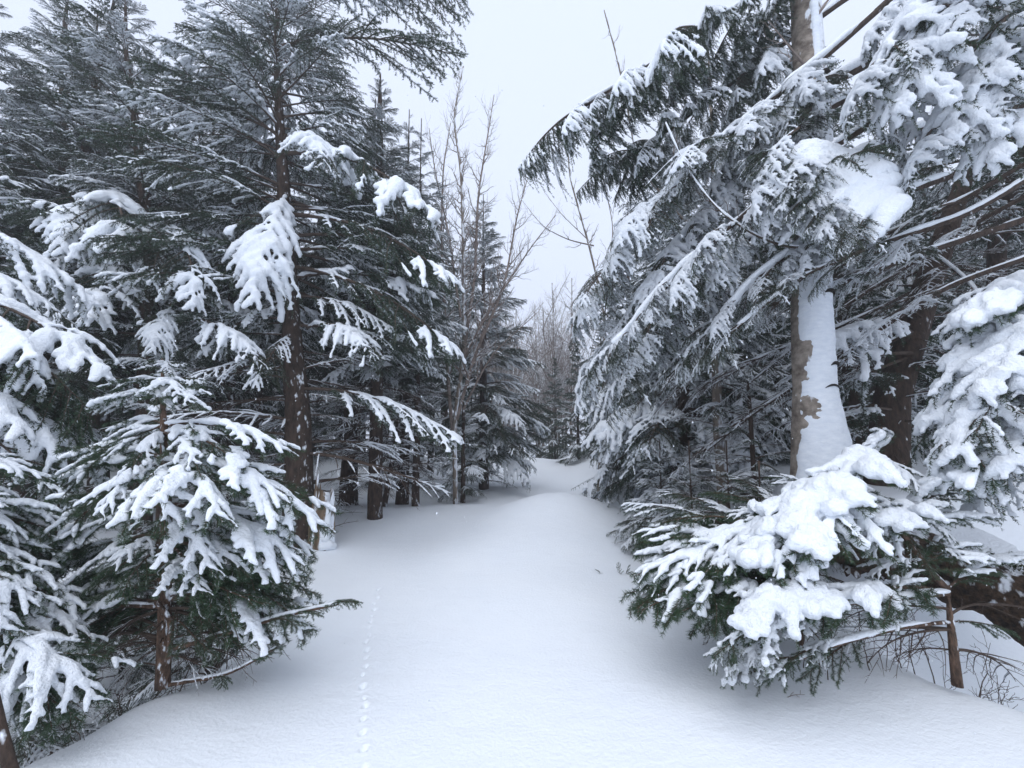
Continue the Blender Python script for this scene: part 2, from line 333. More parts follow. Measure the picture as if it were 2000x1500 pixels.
def basis(d, roll=0.):
    x = Vector(d).normalized(); up = Vector((0, 0, 1))
    if abs(x.z) > .97: up = Vector((0, 1, 0))
    y = up.cross(x).normalized(); z = x.cross(y)
    m = Matrix((x, y, z)).transposed().to_4x4()
    return m @ Matrix.Rotation(roll, 4, 'X')
def bough(kind, root, p0, p1, roll=0., sy=1., label=None, k=None):
    L, wm, ne, sn = (LIB[kind][k % len(LIB[kind])] if k is not None else random.choice(LIB[kind]))
    p0 = Vector(p0); p1 = Vector(p1); d = p1-p0; s = d.length/L
    o = bpy.data.objects.new('branch', wm); link(o, root)
    o.matrix_basis = Matrix.Translation(p0-root.location) @ basis(d, roll) @ Matrix.Diagonal((s, s*sy, s*(.5+.5*sy), 1))
    if ne: obj('needles', ne, o)
    if sn: obj('snow', sn, o)
    if label: o['label'] = label
    return o
def trunk(root, P, R, m, k=14, name='trunk', amp=.06, seed=0):
    P = np.array(P, float)-np.array(root.location); n = max(8, int(np.linalg.norm(P[-1]-P[0])/.12))
    s = np.linspace(0, 1, len(P)); t = np.linspace(0, 1, n)
    Q = np.stack([np.interp(t, s, P[:, j]) for j in range(3)], 1)
    for _ in range(max(2, n//14)): Q[1:-1] = (Q[:-2]+2*Q[1:-1]+Q[2:])/4
    Rr = np.interp(t, np.linspace(0, 1, len(R)), R); nz = Noise(seed, 9); nz2 = Noise(seed+1, 40)
    acc = Acc(); acc.tube(Q, Rr, k, 0, noise=lambda V, r: (nz(V)*amp*r+nz2(V)*amp*.5*r)[:, None]*np.array([1, 1, .0]))
    return obj(name, acc.mesh(name, [m]), root), Q+np.array(root.location), Rr
def off_view(x, y, zt, half=.75):
    c = math.atan2(-y, -x)
    return lambda a, z: z > zt or abs((a-c+math.pi) % (2*math.pi)-math.pi) > half
def conifer(name, label, x, y, H, r0, spread, seed, z_live=2., z_dead=.4, kinds=(('spruce_light', .5), ('spruce_mid', .5)), cat='spruce tree', group=None, lean=(0, 0),
            whorl=.36, per=5, zmax=99, bark=None, path=None, dead=.5, sector=None, droop_low=-.35, dead_len=1.):
    R_ = random.Random(seed); z0 = gz(x, y)-.15
    root = empty(name, (x, y, z0+.15)); tag(root, label, cat, group)
    P = path or [(x, y, z0), (x+lean[0]*.35, y+lean[1]*.35, z0+H*.35), (x+lean[0], y+lean[1], z0+H)]
    tr, Q, Rr = trunk(root, P, [r0*1.25, r0, r0*.85, r0*.65, r0*.45, r0*.25, .01], bark or M_BARK, seed=seed)
    zs = Q[:, 2]-z0; Hh = zs[-1]
    z = z_dead
    while z < min(Hh*.985, zmax):
        live = z >= z_live; n = per if live else max(1, int(per*dead+.5))
        off = R_.uniform(0, 6.28)
        for i in range(n):
            a = off+i*6.283/n+R_.uniform(-.4, .4); zz = z+R_.uniform(-.14, .14)
            if sector and not sector(a, zz): continue
            if zz > Hh*.99: continue
            c = np.array([np.interp(zz, zs, Q[:, j]) for j in range(3)])
            if live:
                f = (zz-z_live)/(Hh-z_live); ln = spread*(max(1-f, .02)**.75)*(.72+.28*S(f*6))*R_.uniform(.7, 1.12)
                kk = R_.choices([k for k, _ in kinds], [w for _, w in kinds])[0]; pit = droop_low+(.55-droop_low)*f**1.1+R_.uniform(-.12, .12)
            else:
                ln = spread*R_.uniform(.35, .85)*dead_len; kk = 'dead' if R_.random() < .75 else 'bare_snow'; pit = R_.uniform(-.35, .15)
            d = np.array([math.cos(a)*math.cos(pit), math.sin(a)*math.cos(pit), math.sin(pit)])
            tip = c+d*ln
            g0 = gz(tip[0], tip[1])+.04
            if tip[2] < g0: tip[2] = g0
            if tip[1] < 1.6 and abs(tip[0]) < 2.2: continue
            if kk in ('dead',): bough(kk, root, c, tip, R_.uniform(-.3, .3), R_.uniform(.8, 1.1))
            else: bough(kk, root, c, tip, R_.uniform(-.25, .25), R_.uniform(.8, 1.1))
        z += whorl*R_.uniform(.8, 1.2)
    return root
# ------------------------------------------------------------------ limbs, bare trees, distant crowns
def px(pts): return np.array([at(*p) for p in pts])
def smooth_path(P, n):
    s = np.linspace(0, 1, len(P)); t = np.linspace(0, 1, n); Q = np.stack([np.interp(t, s, P[:, j]) for j in range(3)], 1)
    for _ in range(max(1, n//6)): Q[1:-1] = (Q[:-2]+2*Q[1:-1]+Q[2:])/4
    return Q
def ridge(P, R, w, sz=.6, seed=0, voxel=.012, thr=.12, cov=.7, lump=1.):
    """snow lying along the top of a limb"""
    nz = Noise(seed, 3.2); nr = Noise(seed+1, 12); c = np.clip((nz(P)*lump+cov*2-1)*1.6+.5, 0, 1.2); Rw = w*c*(1+.2*nr(P)); ok = Rw > w*thr; acc = Acc(); s = 0; hit_ = False
    while s < len(P):
        if not ok[s]: s += 1; continue
        e = s
        while e+1 < len(P) and ok[e+1]: e += 1
        if e-s >= 2: acc.tube(P[s:e+1]+np.array([0, 0, 1.])*(np.broadcast_to(R, len(P))[s:e+1]*.6+Rw[s:e+1]*.45)[:, None], Rw[s:e+1], 9, 0, 1, sz); hit_ = True
        s = e+1
    return remesh(acc, voxel, 'snow', M_SNOW, [(Noise(seed+5, 50), .6), (Noise(seed+6, 15), 1)], w*.12, 3) if hit_ else None
def limb(root, pts, r0, r1, kinds, n, ln, seed, start=.25, snow=.03, ang=.75, wood=None, droop=.15, world=False, tipk=None, both=True, sy=1.1, bias=(0, 0, 0)):
    R_ = random.Random(seed); P = np.array(pts, float) if world else px(pts)
    N_ = max(10, int(np.linalg.norm(np.diff(P, axis=0), axis=1).sum()/.07)); Q = smooth_path(P, N_)
    wig = Noise(seed, 2.2); Q = Q+np.stack([wig(Q), wig(Q+9), wig(Q+5)], 1)*.03*np.sin(np.linspace(0, math.pi, N_))[:, None]
    R = np.linspace(r0, r1, N_); acc = Acc(); o0 = np.array(root.location)
    acc.tube(Q-o0, R, 8, 0, noise=lambda V, r: Noise(seed, 25)(V)[:, None]*.1*r[:, None]*np.ones(3)); b = obj('branch', acc.mesh('branch', [wood or M_BARK]), root)
    if snow:
        sn = ridge(Q-o0, R, snow, seed=seed)
        if sn: obj('snow', sn, b)
    for i in range(n):
        t = start+(1-start)*(i+.5)/n+R_.uniform(-.02, .02); k = min(int(t*(N_-1)), N_-2); p = Q[k]; tn = Q[k+1]-Q[k]; tn /= np.linalg.norm(tn)
        side = (1 if i % 2 else -1) if both else 1
        lat = np.cross([0, 0, 1.], tn); lat /= np.linalg.norm(lat); a = ang*R_.uniform(.6, 1.3)
        d = tn*math.cos(a)+lat*side*math.sin(a)+np.array([0, 0, -droop*R_.uniform(.3, 1.8)])+np.array(bias); d /= np.linalg.norm(d)
        l_ = ln*(1.1-.45*t)*R_.uniform(.55, 1.3); e = p+d*l_
        if e[1] < 1.7 and abs(e[0]) < 3: e[1] = 1.7
        bough(R_.choices([k_ for k_, _ in kinds], [w_ for _, w_ in kinds])[0], root, p, e, R_.uniform(-.3, .3), sy)
    tn = Q[-1]-Q[-4]; tn /= np.linalg.norm(tn); bough(tipk or kinds[0][0], root, Q[-3], Q[-3]+(tn+np.array([0, 0, -droop*.5]))*ln*.8, 0, sy)
    return b
def bare_limbs(r, P, r0, L_side, lv, acc, sac=None, up=.55, every=.22, bud=True):
    n = len(P); R = np.linspace(r0, max(r0*.22, .0012), n); acc.tube(P, R, 6 if r0 > .01 else 4 if r0 > .004 else 3, 0, caps=False)
    if sac is not None and r0 > .004: sac.append((P, R))
    if lv <= 0: return
    seg = np.linalg.norm(np.diff(P, axis=0), axis=1); tot = seg.sum(); s = tot*r.uniform(.12, .3) if lv < 3 else tot*.3; cum = np.concatenate([[0], np.cumsum(seg)])
    while s < tot*.97:
        k = min(np.searchsorted(cum, s)-1, n-2); f = (s-cum[k])/seg[k]; p = P[k]*(1-f)+P[k+1]*f; tn = (P[k+1]-P[k])/seg[k]
        v = r.normal(size=3); v -= tn*(v@tn); v /= np.linalg.norm(v); a = r.uniform(.45, .95); d = tn*math.cos(a)+v*math.sin(a); l_ = L_side*r.uniform(.5, 1.2)*(1.15-.7*s/tot)
        m = 7; q = np.linspace(0, 1, m)[:, None]; wv = np.cumsum(r.normal(0, .045*l_, (m, 3)), 0); wv[0] = 0
        Q = p+d*l_*q+np.array([0, 0, 1.])*l_*up*.5*q**2+wv
        bare_limbs(r, Q, max(R[k]*.55, .0016), L_side*.45, lv-1, acc, sac, up, every*.6); s += every*r.uniform(.6, 1.5)
def bare_tree(name, label, stems, seed, m=None, group=None, side=.8, lv=2, cat='bare tree', every=.25, up=.55, snow=.010, x=None, y=None):
    """stems: list of (world points, radius); the first one is the trunk"""
    r = np.random.default_rng(seed); base = stems[0][0][0]; root = empty(name, tuple(base)); tag(root, label, cat, group)
    for i, (P, r0) in enumerate(stems):
        P = np.array(P, float)-base; N_ = max(8, int(np.linalg.norm(np.diff(P, axis=0), axis=1).sum()/.15)); Q = smooth_path(P, N_)
        w_ = Noise(seed+i, 1.6); Q = Q+np.stack([w_(Q), w_(Q+7), 0*w_(Q)], 1)*.035*np.sin(np.linspace(0, math.pi, N_))[:, None]
        acc = Acc(); sac = []
        if i == 0:
            a0 = Acc(); a0.tube(Q, np.linspace(r0, r0*.3, N_), 10, 0); t0 = obj('trunk', a0.mesh('trunk', [M_GREYBARK]), root)
        bare_limbs(r, Q, r0, side, lv, acc, sac, up, every); nm = 'limb'
        b = obj(nm, acc.mesh(nm, [m or M_BARETWIG]), root)
        if snow:
            sa = Acc(); nz = Noise(seed+i, 3)
            for P_, R_ in sac:
                c = nz(P_)
                for k in range(len(P_)-1):
                    dz = abs(P_[k+1][2]-P_[k][2])/(np.linalg.norm(P_[k+1]-P_[k])+1e-9)
                    if c[k] > -.25 and dz < .86: sa.tube(P_[k:k+2]+np.array([0, 0, 1.])*R_[k]*.9, min(snow, R_[k]*1.1+.002), 5, 0, 1, .7)
            if sa.n: obj('snow', sa.mesh('snow', [M_SNOW]), b)
    return root
# crowns for the trees of the wood behind: one foliage mesh each, coarser boughs
LOW = []
for i in range(7):
    r = np.random.default_rng(900+i); ls = bough_lines(r, 2., .22, .95, .36, .35, .5, .13, .18, .12, under=.16, u_sp=.13)
    acc = Acc()
    for Q, r0, r1, lv in ls:
        if lv >= 3: continue
        Q = Q[::3]; acc.tube(Q, np.linspace(r0*1.1, r1, len(Q)), 3, 0, caps=False)
    ne = needles(r, ls, 60, .048, .017, [M_NEEDLE, M_FROST], .06, .3); nv = np.empty(len(ne.vertices)*3, 'f4'); ne.vertices.foreach_get('co', nv)
    mi = np.empty(len(ne.polygons), 'i4'); ne.polygons.foreach_get('material_index', mi)
    sa = Acc(); nz = Noise(i+30, 4); nr = Noise(i+60, 11)
    for Q, r0, r1, lv in ls:
        if lv == 4 or (lv == 3 and r.random() < .5): continue
        if lv == 1: Q = Q[::2]
        if lv == 2: Q = Q[::2]
        c = np.clip(nz(Q)*1.6+.5, 0, 1.2)*(1+.25*nr(Q)); R = {1: .036, 2: .032, 3: .024}[lv]*c
        k = 0
        while k < len(Q)-1:
            if R[k] < .012: k += 1; continue
            e = k
            while e+1 < len(Q) and R[e+1] >= .012: e += 1
            if e > k: sa.tube(Q[k:e+1]+np.array([0, 0, .012]), R[k:e+1], 5, 0, 1, .55)
            k = e+1
    LOW.append(((np.vstack(acc.V), np.vstack(acc.T)), (nv.reshape(-1, 3), mi), (np.vstack(sa.V), np.vstack(sa.T)) if sa.n else None))
def crown_mesh(H, spread, z_live, seed, per=4, whorl=.37, droop_low=-.3, light=1.):
    R_ = random.Random(seed); w = Acc(); nV = []; nM = []; s = Acc(); z = z_live
    while z < H*.99:
        f = (z-z_live)/(H-z_live); off = R_.uniform(0, 6.28)
        for i in range(per):
            a = off+i*6.283/per+R_.uniform(-.5, .5); ln = max(.12, spread*(max(1-f, .01)**.8)*(.65+.35*S(f*6))*R_.uniform(.65, 1.15)); pit = droop_low+(.6-droop_low)*f+R_.uniform(-.15, .15)
            M = Matrix.Translation((0, 0, z+R_.uniform(-.15, .15))) @ basis((math.cos(a)*math.cos(pit), math.sin(a)*math.cos(pit), math.sin(pit)), R_.uniform(-.3, .3)); M = np.array(M); sc_ = ln/2.
            wv, nv, sv = R_.choice(LOW); tf = lambda V: (V*sc_) @ M[:3, :3].T+M[:3, 3]
            w.add(tf(wv[0]), wv[1]); keep = np.arange(len(nv[1])) if sc_ > .6 else np.random.default_rng(seed+i).choice(len(nv[1]), int(len(nv[1])*max(.25, sc_*1.6)), replace=False)
            V3 = nv[0].reshape(-1, 3, 3)[keep]; c3 = V3.mean(1, keepdims=True); V3 = tf(c3.reshape(-1, 3)).reshape(-1, 1, 3)+((V3-c3).reshape(-1, 3) @ M[:3, :3].T).reshape(-1, 3, 3)*max(.7, min(sc_, 1.1)); nV.append(V3.reshape(-1, 3)); nM.append(nv[1][keep])
            if sv is not None and R_.random() < light: s.add(tf(sv[0]), sv[1])
        z += whorl*R_.uniform(.8, 1.2)
    nv = np.vstack(nV); n0 = w.n; wm = np.vstack(w.V); T = np.vstack([np.vstack(w.T), np.arange(len(nv)).reshape(-1, 3)+n0]); mi = np.concatenate([np.zeros(len(np.vstack(w.T))), np.concatenate(nM)+1])
    return mesh('crown', np.vstack([wm, nv]), T, [M_TWIG, M_NEEDLE, M_FROST], mi, False), s.mesh('snow', [M_SNOW])
CR = [(9., crown_mesh(9., 1.7, 1.6, 11, per=5)), (10., crown_mesh(10., 1.9, 3.2, 12, per=4)), (8., crown_mesh(8., 1.9, .5, 13, per=5)), (4., crown_mesh(4., 1.25, .15, 14, per=5, whorl=.27))]
def far_tree(x, y, k, s, label, group, name='spruce_tree', cat='spruce tree'):
    H, (cm, sm) = CR[k]; z0 = gz(x, y)-.1; root = empty(name, (x, y, z0)); root.rotation_euler = (random.uniform(-.04, .04), random.uniform(-.04, .04), random.uniform(0, 6.28)); root.scale = (s*random.uniform(.85, 1.1),)*2+(s,)
    tag(root, label, cat, group); obj('trunk', FT[k], root); c = obj('crown', cm, root); obj('snow', sm, c); return root
FT = []
for H, _ in CR:
    acc = Acc(); n = 30; z = np.linspace(0, H, n); w_ = Noise(int(H), .8); P = np.stack([w_(np.stack([z, z*0, z*0], 1))*.04, w_(np.stack([z, z*0+5, z*0], 1))*.04, z], 1); P[:, :2] -= P[0, :2]
    acc.tube(P, np.interp(z/H, [0, .05, .5, 1], [.13, .11, .07, .008])*(H/9), 9, 0); FT.append(acc.mesh('trunk', [M_BARK]))
# ------------------------------------------------------------------ left of the trail
LM = (('spruce_light', .4), ('spruce_mid', .5), ('spruce_heavy', .1)); LMH = (('spruce_light', .35), ('spruce_mid', .4), ('spruce_heavy', .25)); H_ = (('spruce_heavy', .6), ('spruce_mid', .4))
def tree_px(name, label, pts, H, **kw):
    """pts: trunk seen at these points (u, v, distance), carried on upward to height H"""
    P = px(pts); P[0, 2] = gz(P[0, 0], P[0, 1])-.15; d = P[-1]-P[-2]; d /= np.linalg.norm(d); rem = H-(P[-1, 2]-P[0, 2])
    if rem > 0: d[2] = max(d[2], .9); d[:2] *= .5; P = np.vstack([P, P[-1]+d/d[2]*rem])
    return conifer(name, label, P[0, 0], P[0, 1], H, path=[tuple(p) for p in P], **kw)
big = tree_px('spruce_tree', 'tallest spruce left of the trail, thick brown trunk with a dark scar low down', [(592, 965, 6), (582, 800, 6), (572, 700, 6), (562, 480, 6), (548, 280, 6), (540, 100, 6)], 10.5, r0=.165, spread=2.6, seed=3,
   z_live=3.0, z_dead=.9, kinds=(('spruce_light', .35), ('spruce_mid', .5), ('spruce_heavy', .15)), whorl=.31, per=7, dead=.9, sector=off_view(-3.0, 6, 6.2, .85), droop_low=-.3)
tree_px('spruce_tree', 'slim spruce with crooked trunk, between the big trunk and the left edge', [(292, 930, 6.2), (288, 600, 6.2), (284, 400, 6.2), (262, 220, 6.2), (245, 100, 6.2)], 9.5, r0=.10, spread=1.8, seed=4, z_live=2.4, z_dead=.5, kinds=LMH, per=7, whorl=.34, sector=off_view(-5.3, 6.2, 4.8))
tree_px('spruce_tree', 'slim straight spruce directly above the small snowy fir, trunk showing grey snow', [(205, 930, 6.6), (200, 600, 6.6), (196, 420, 6.6), (182, 200, 6.6)], 9, r0=.11, spread=1.9, seed=5, z_live=2.3, z_dead=.5, kinds=LMH, per=7, whorl=.34, sector=off_view(-6.3, 6.6, 5.5))
tree_px('spruce_tree', 'spruce with a dark trunk against the white sky at the upper left', [(132, 930, 7.8), (128, 500, 7.8), (123, 100, 7.8)], 11, r0=.12, spread=2.1, seed=6, z_live=2.8, z_dead=.6, kinds=LM, per=6, whorl=.33)
tree_px('spruce_tree', 'broad dark spruce whose sprays cross the left edge of the photo at mid height', [(-30, 930, 5.6), (-40, 300, 5.6)], 8.2, r0=.13, spread=2.2, seed=8, z_live=1.7, z_dead=.5, kinds=LMH, per=6, whorl=.36)
# drooping dark spruce at the left edge, near
nl = tree_px('spruce_tree', 'close spruce at the left edge with dark hanging sprays capped in snow', [(-240, 1010, 3.3), (-250, 600, 3.3)], 2.6, r0=.08, spread=.5, seed=9, z_live=3.0, z_dead=1.0, kinds=LM, per=2)
for a, b, k in [((-240, 560, 3.3), (215, 745, 3.4), 'spruce_heavy'), ((-240, 560, 3.3), (170, 800, 3.3), 'weeping'), ((-240, 540, 3.3), (60, 700, 3.0), 'weeping'), ((-240, 620, 3.3), (110, 905, 3.2), 'weeping'), ((-240, 700, 3.3), (60, 850, 3.), 'spruce_heavy'), ((-240, 480, 3.3), (150, 640, 3.9), 'spruce_heavy'), ((-240, 600, 3.3), (180, 820, 3.5), 'weeping'), ((-240, 540, 3.3), (90, 760, 3.2), 'weeping'), ((-240, 760, 3.3), (100, 960, 3.1), 'spruce_mid'), ((-240, 400, 3.5), (190, 600, 4.2), 'spruce_heavy')]:
    bough(k, nl, at(*a), at(*b), random.uniform(-.2, .2), 1.0)
# signature snowy sprays on the big spruce and its neighbours
for a, b, k, sy in [((560, 420, 6), (900, 560, 5.2), 'spruce_mid', .8), ((560, 300, 6), (860, 440, 5.2), 'spruce_heavy', 1), ((565, 520, 6), (905, 700, 5.4), 'spruce_mid', .8), ((600, 640, 6), (735, 700, 5), 'spruce_heavy', .9), ((575, 760, 6), (905, 860, 5.4), 'spruce_mid', .7), ((556, 200, 6), (260, 195, 5.4), 'spruce_heavy', .9),
        ((560, 380, 6), (500, 600, 5.0), 'spruce_heavy', 1), ((570, 600, 6), (385, 700, 5.2), 'spruce_heavy', .8), ((545, 90, 6), (905, 100, 5.6), 'spruce_light', .7), ((540, -30, 6), (915, 10, 5.6), 'spruce_light', .8), ((570, 650, 6), (500, 760, 5.0), 'spruce_mid', .8), ((560, 270, 6), (640, 330, 4.9), 'spruce_heavy', 1.)]:
    bough(k, big, at(*a), at(*b), random.uniform(-.15, .15), sy)
cl = tree_px('spruce_tree', 'young leafy spruce left of the big trunk with thick white snow pads', [(330, 960, 5.2), (335, 560, 5.2)], 3.4, r0=.05, spread=1.1, seed=21, z_live=1.3, z_dead=.5, kinds=LMH, per=4)
for a, b, k in [((200, 380, 6), (130, 500, 5.0), 'spruce_heavy'), ((200, 380, 6), (235, 520, 4.9), 'spruce_heavy'), ((210, 520, 6), (170, 640, 4.8), 'spruce_heavy')]:
    bough(k, cl, at(*a), at(*b), 0, 1.1)
for a, b, k in [((330, 440, 5.2), (375, 610, 4.7), 'spruce_heavy'), ((330, 430, 5.2), (300, 560, 4.7), 'spruce_mid'), ((335, 620, 5.2), (520, 720, 4.9), 'spruce_heavy'), ((335, 600, 5.2), (300, 690, 4.6), 'spruce_heavy')]:
    bough(k, cl, at(*a), at(*b), 0, 1.)
# the row of trunks along the trail's left edge
row = [('slim spruce standing foremost in the row of trunks left of the trail', [(735, 1000, 8), (733, 800, 8), (728, 560, 8)], .085, 8.5, 1.7, 2.5),
       ('thin leaning spruce just right of the foremost slim one, left of the trail', [(748, 985, 8.6), (775, 850, 8.6), (800, 650, 8.6)], .05, 7, 1.1, 3),
       ('stout spruce trunk between two thin ones in the row left of the trail', [(785, 972, 9.3), (792, 850, 9.3), (792, 600, 9.3)], .125, 9.5, 1.6, 2.8),
       ('straight dark spruce trunk nearest the pale many-stemmed bare tree', [(812, 978, 8.8), (815, 800, 8.8), (816, 600, 8.8)], .07, 8.8, 1.4, 2.6),
       ('thick grey spruce trunk half hidden just right of the scarred big spruce', [(680, 985, 9.4), (685, 850, 9.4), (680, 600, 9.4)], .17, 10, 1.9, 3.2),
       ('thin dark pole-like spruce between the small snowy fir and the big spruce', [(455, 950, 7.4), (452, 700, 7.4), (448, 500, 7.4)], .06, 8.5, 1.3, 3.1),
       ('thin black spruce trunk close on the left side of the scarred big spruce', [(512, 950, 7.8), (508, 760, 7.8), (505, 560, 7.8)], .055, 8, 1.3, 3.2)]
for i, (lb, pts, r0, H, sp, zl) in enumerate(row):
    tree_px('spruce_tree', lb, pts, H, r0=r0, spread=sp, seed=40+i, z_live=zl, z_dead=.7, kinds=LMH, per=5, whorl=.4, group='spruces in the row left of the trail', dead=.9)
tree_px('spruce_tree', 'dense dark spruce crown rising behind the big spruce, beside the open sky', [(735, 960, 7.4), (742, 400, 7.4), (742, 200, 7.4)], 8.6, r0=.10, spread=1.6, seed=60, z_live=2.6, z_dead=1.2, kinds=LM, per=7, whorl=.27)
tree_px('spruce_tree', 'spruce with pointed top left of where the trail disappears, crown dusted white', [(945, 930, 12), (944, 380, 12)], 8.6, r0=.12, spread=2.3, seed=61, z_live=.8, z_dead=.4, kinds=LMH, per=7, whorl=.3)
tree_px('spruce_tree', 'snowy low-branched spruce at the left brink of the trail beyond the slim trunks', [(905, 955, 9.8), (905, 800, 9.8)], 2.6, r0=.05, spread=.95, seed=62, z_live=.25, z_dead=.2, kinds=LMH, per=5, whorl=.28)
def wp(*pts): return px(pts)
P0 = hit(893, 968)
def stem(*pts): return wp(*pts)
s0 = stem((890, 962, 9.4), (888, 820, 9.4), (905, 700, 9.4), (908, 500, 9.4), (900, 330, 9.3), (885, 230, 9.3), (905, 130, 9.3)); s0[0, 2] = gz(s0[0, 0], s0[0, 1])-.05
bare_tree('bare_tree', 'many-stemmed leafless tree with pale bark at the left brink of the trail', [(s0, .055),
    (stem((892, 820, 9.4), (925, 700, 9.3), (985, 560, 9.2), (1010, 420, 9.1), (1030, 350, 9)), .04), (stem((900, 720, 9.4), (925, 560, 9.4), (935, 400, 9.4), (950, 280, 9.4), (965, 185, 9.4)), .04),
    (stem((889, 900, 9.4), (870, 700, 9.6), (862, 500, 9.6), (865, 330, 9.6), (880, 240, 9.6)), .045), (stem((905, 700, 9.4), (960, 600, 9.2), (1040, 480, 9), (1085, 420, 9)), .028), (stem((900, 620, 9.4), (880, 480, 9.2), (850, 350, 9.1), (838, 250, 9)), .03), (stem((905, 800, 9.4), (960, 690, 9), (1050, 610, 8.8)), .022)],
    5, side=.75, lv=2, every=.13)
# ------------------------------------------------------------------ small firs at the left front
def fir(name, label, stem_pts, r0, tiers, cat='fir sapling', mat_=M_BARKRED, group=None):
    P = px(stem_pts); P[0, 2] = min(P[0, 2], gz(P[0, 0], P[0, 1])+.05); root = empty(name, tuple(P[0])); tag(root, label, cat, group)
    trunk(root, P, [r0*1.2, r0, r0*.7, .006], mat_, 12, seed=77)
    for a, b, k, *rest in tiers: bough(k, root, at(*a), at(*b), rest[0] if rest else random.uniform(-.15, .15), rest[1] if len(rest) > 1 else 1.05)
    return root
D = 2.75
t_ = []
def T(v0, k, ends, sy=1.05): 
    for e in ends: t_.append(((320, v0, D), e, k, random.uniform(-.12, .12), sy))
T(712, 'fir_sparse', [(318, 688, D), ])
T(722, 'fir_lumpy', [(262, 722, D), (375, 728, D+.05), (335, 735, D-.12)], .9)
T(708, 'fir', [(280, 712, D), (362, 718, D), (325, 725, D-.1)], 1.5)
T(742, 'fir', [(225, 762, D+.02), (398, 752, D), (290, 770, D-.2), (355, 775, D-.2), (330, 740, D+.25)], 1.4)
T(765, 'fir_lumpy', [(180, 800, D+.05), (402, 770, D+.02), (240, 775, D-.2), (300, 805, D-.3), (385, 800, D-.25), (330, 770, D+.35)], .9)
T(830, 'fir', [(125, 965, D), (250, 850, D+.4), (400, 850, D+.4), (570, 885, D)], .95)
T(845, 'fir_lumpy', [(245, 945, D-.35), (400, 930, D-.33), (480, 915, D-.2), (180, 905, D-.15)], .85)
T(900, 'fir', [(100, 1080, D-.15), (195, 1010, D-.45), (310, 1050, D-.55), (440, 1020, D-.45), (560, 985, D-.2), (640, 1035, D+.05), (180, 900, D+.5), (480, 920, D+.55)], 1.)
T(985, 'fir', [(60, 1120, D-.1), (420, 1120, D-.35), (590, 1110, D-.1), (612, 1080, D+.2), (120, 1010, D+.4), (520, 1010, D+.5)], .95)
T(1060, 'fir_sparse', [(150, 1190, D-.1), (240, 1170, D-.4), (430, 1190, D-.2), (560, 1150, D), (600, 1120, D+.3), (100, 1110, D+.3), (500, 1100, D+.4), (370, 1110, D+.5)])
T(1130, 'fir_sparse', [(570, 1200, D), (500, 1230, D-.1), (130, 1240, D+.1), (200, 1130, D+.4), (450, 1150, D+.4), (620, 1160, D+.2)])
T(1040, 'fir', [(90, 1150, D+.1), (600, 1130, D+.1), (480, 1130, D-.25), (200, 1120, D-.35)], .9)
T(1100, 'fir', [(560, 1180, D+.25), (110, 1180, D+.3), (470, 1180, D+.2), (250, 1190, D+.4), (400, 1160, D-.35), (530, 1240, D+.1)], .9)
T(1170, 'fir_sparse', [(540, 1260, D+.15), (470, 1260, D+.3), (180, 1250, D+.3), (100, 1290, D+.2), (560, 1210, D+.4), (390, 1220, D+.5), (260, 1230, D+.5), (600, 1240, D+.1)])
T(1190, 'twiggy', [(130, 1180, D), (540, 1250, D), (190, 1260, D-.1), (450, 1240, D+.2), (230, 1220, D+.3), (390, 1200, D+.5), (160, 1300, D), (500, 1290, D+.1)])
T(1262, 'twiggy', [(180, 1290, D+.1), (480, 1290, D+.15), (220, 1340, D), (400, 1290, D+.3), (150, 1230, D+.3)])
sap = fir('fir_sapling', 'small snow-laden fir standing at the left front with reddish trunk', [(318, 1340, D), (322, 1180, D), (326, 1000, D), (319, 820, D), (317, 700, D)], .033, t_)
for rt_, spots in ((sap, [(322, 1300), (323, 1240), (325, 1120), (326, 1060), (323, 1210), (320, 1160)]),):
    for u, v in spots:
        a3 = at(u, v, D); d = np.array([random.uniform(-1, 1), random.uniform(-1, .3), random.uniform(-.2, .5)]); d /= np.linalg.norm(d); acc = Acc(); q = np.linspace(0, 1, 5)[:, None]; acc.tube(a3-np.array(rt_.location)+d*q*random.uniform(.07, .16)+np.cumsum(rng.normal(0, .003, (5, 3)), 0), np.linspace(.007, .003, 5), 6); obj('dead_stub', acc.mesh('dead_stub', [M_TWIG]), rt_)
limb(sap, [(325, 1270, D), (420, 1245, D-.05), (560, 1205, D-.05), (660, 1180, D-.05)], .016, .006, (('fir_sparse', 1),), 5, .3, 5, start=.55, snow=.014, ang=.5, wood=M_BARKRED, droop=.1)
limb(sap, [(318, 1185, D), (220, 1184, D-.05), (130, 1180, D-.15)], .015, .006, (('fir', 1),), 5, .3, 6, start=.3, snow=.02, ang=.6, wood=M_BARKRED, droop=.25)
limb(sap, [(322, 1330, D), (340, 1210, D-.05), (305, 1175, D-.08)], .018, .014, (('twiggy', 1),), 2, .2, 7, start=.6, snow=.0, wood=M_BARKRED)
limb(sap, [(330, 1338, D), (440, 1318, D+.02), (540, 1265, D+.02)], .012, .005, (('fir_sparse', 1),), 4, .22, 8, start=.5, snow=.012, wood=M_BARKRED)
for i, (u, v0_, d_, h_, sp_, lb) in enumerate([(120, 1090, 3.6, 1.25, .85, 'bushy dark spruce sapling in the hollow, left behind the small snowy fir'), (430, 1090, 4.1, 1.1, .8, 'small dark spruce sapling right behind the small snowy fir'), (-20, 1080, 4.2, 1.6, 1.0, 'dark spruce sapling at the left edge behind the snowy corner boughs'), (270, 1080, 4.4, 1.2, .8, 'half-hidden spruce sapling straight behind the small snowy fir trunk')]):
    tree_px('spruce_tree', lb, [(u, v0_, d_), (u, v0_-150, d_)], h_, r0=.025, spread=sp_, seed=140+i, z_live=.12, z_dead=.05, kinds=(('spruce_mid', .5), ('bare_snow', .3), ('spruce_light', .2)), per=6, whorl=.16, cat='spruce sapling')
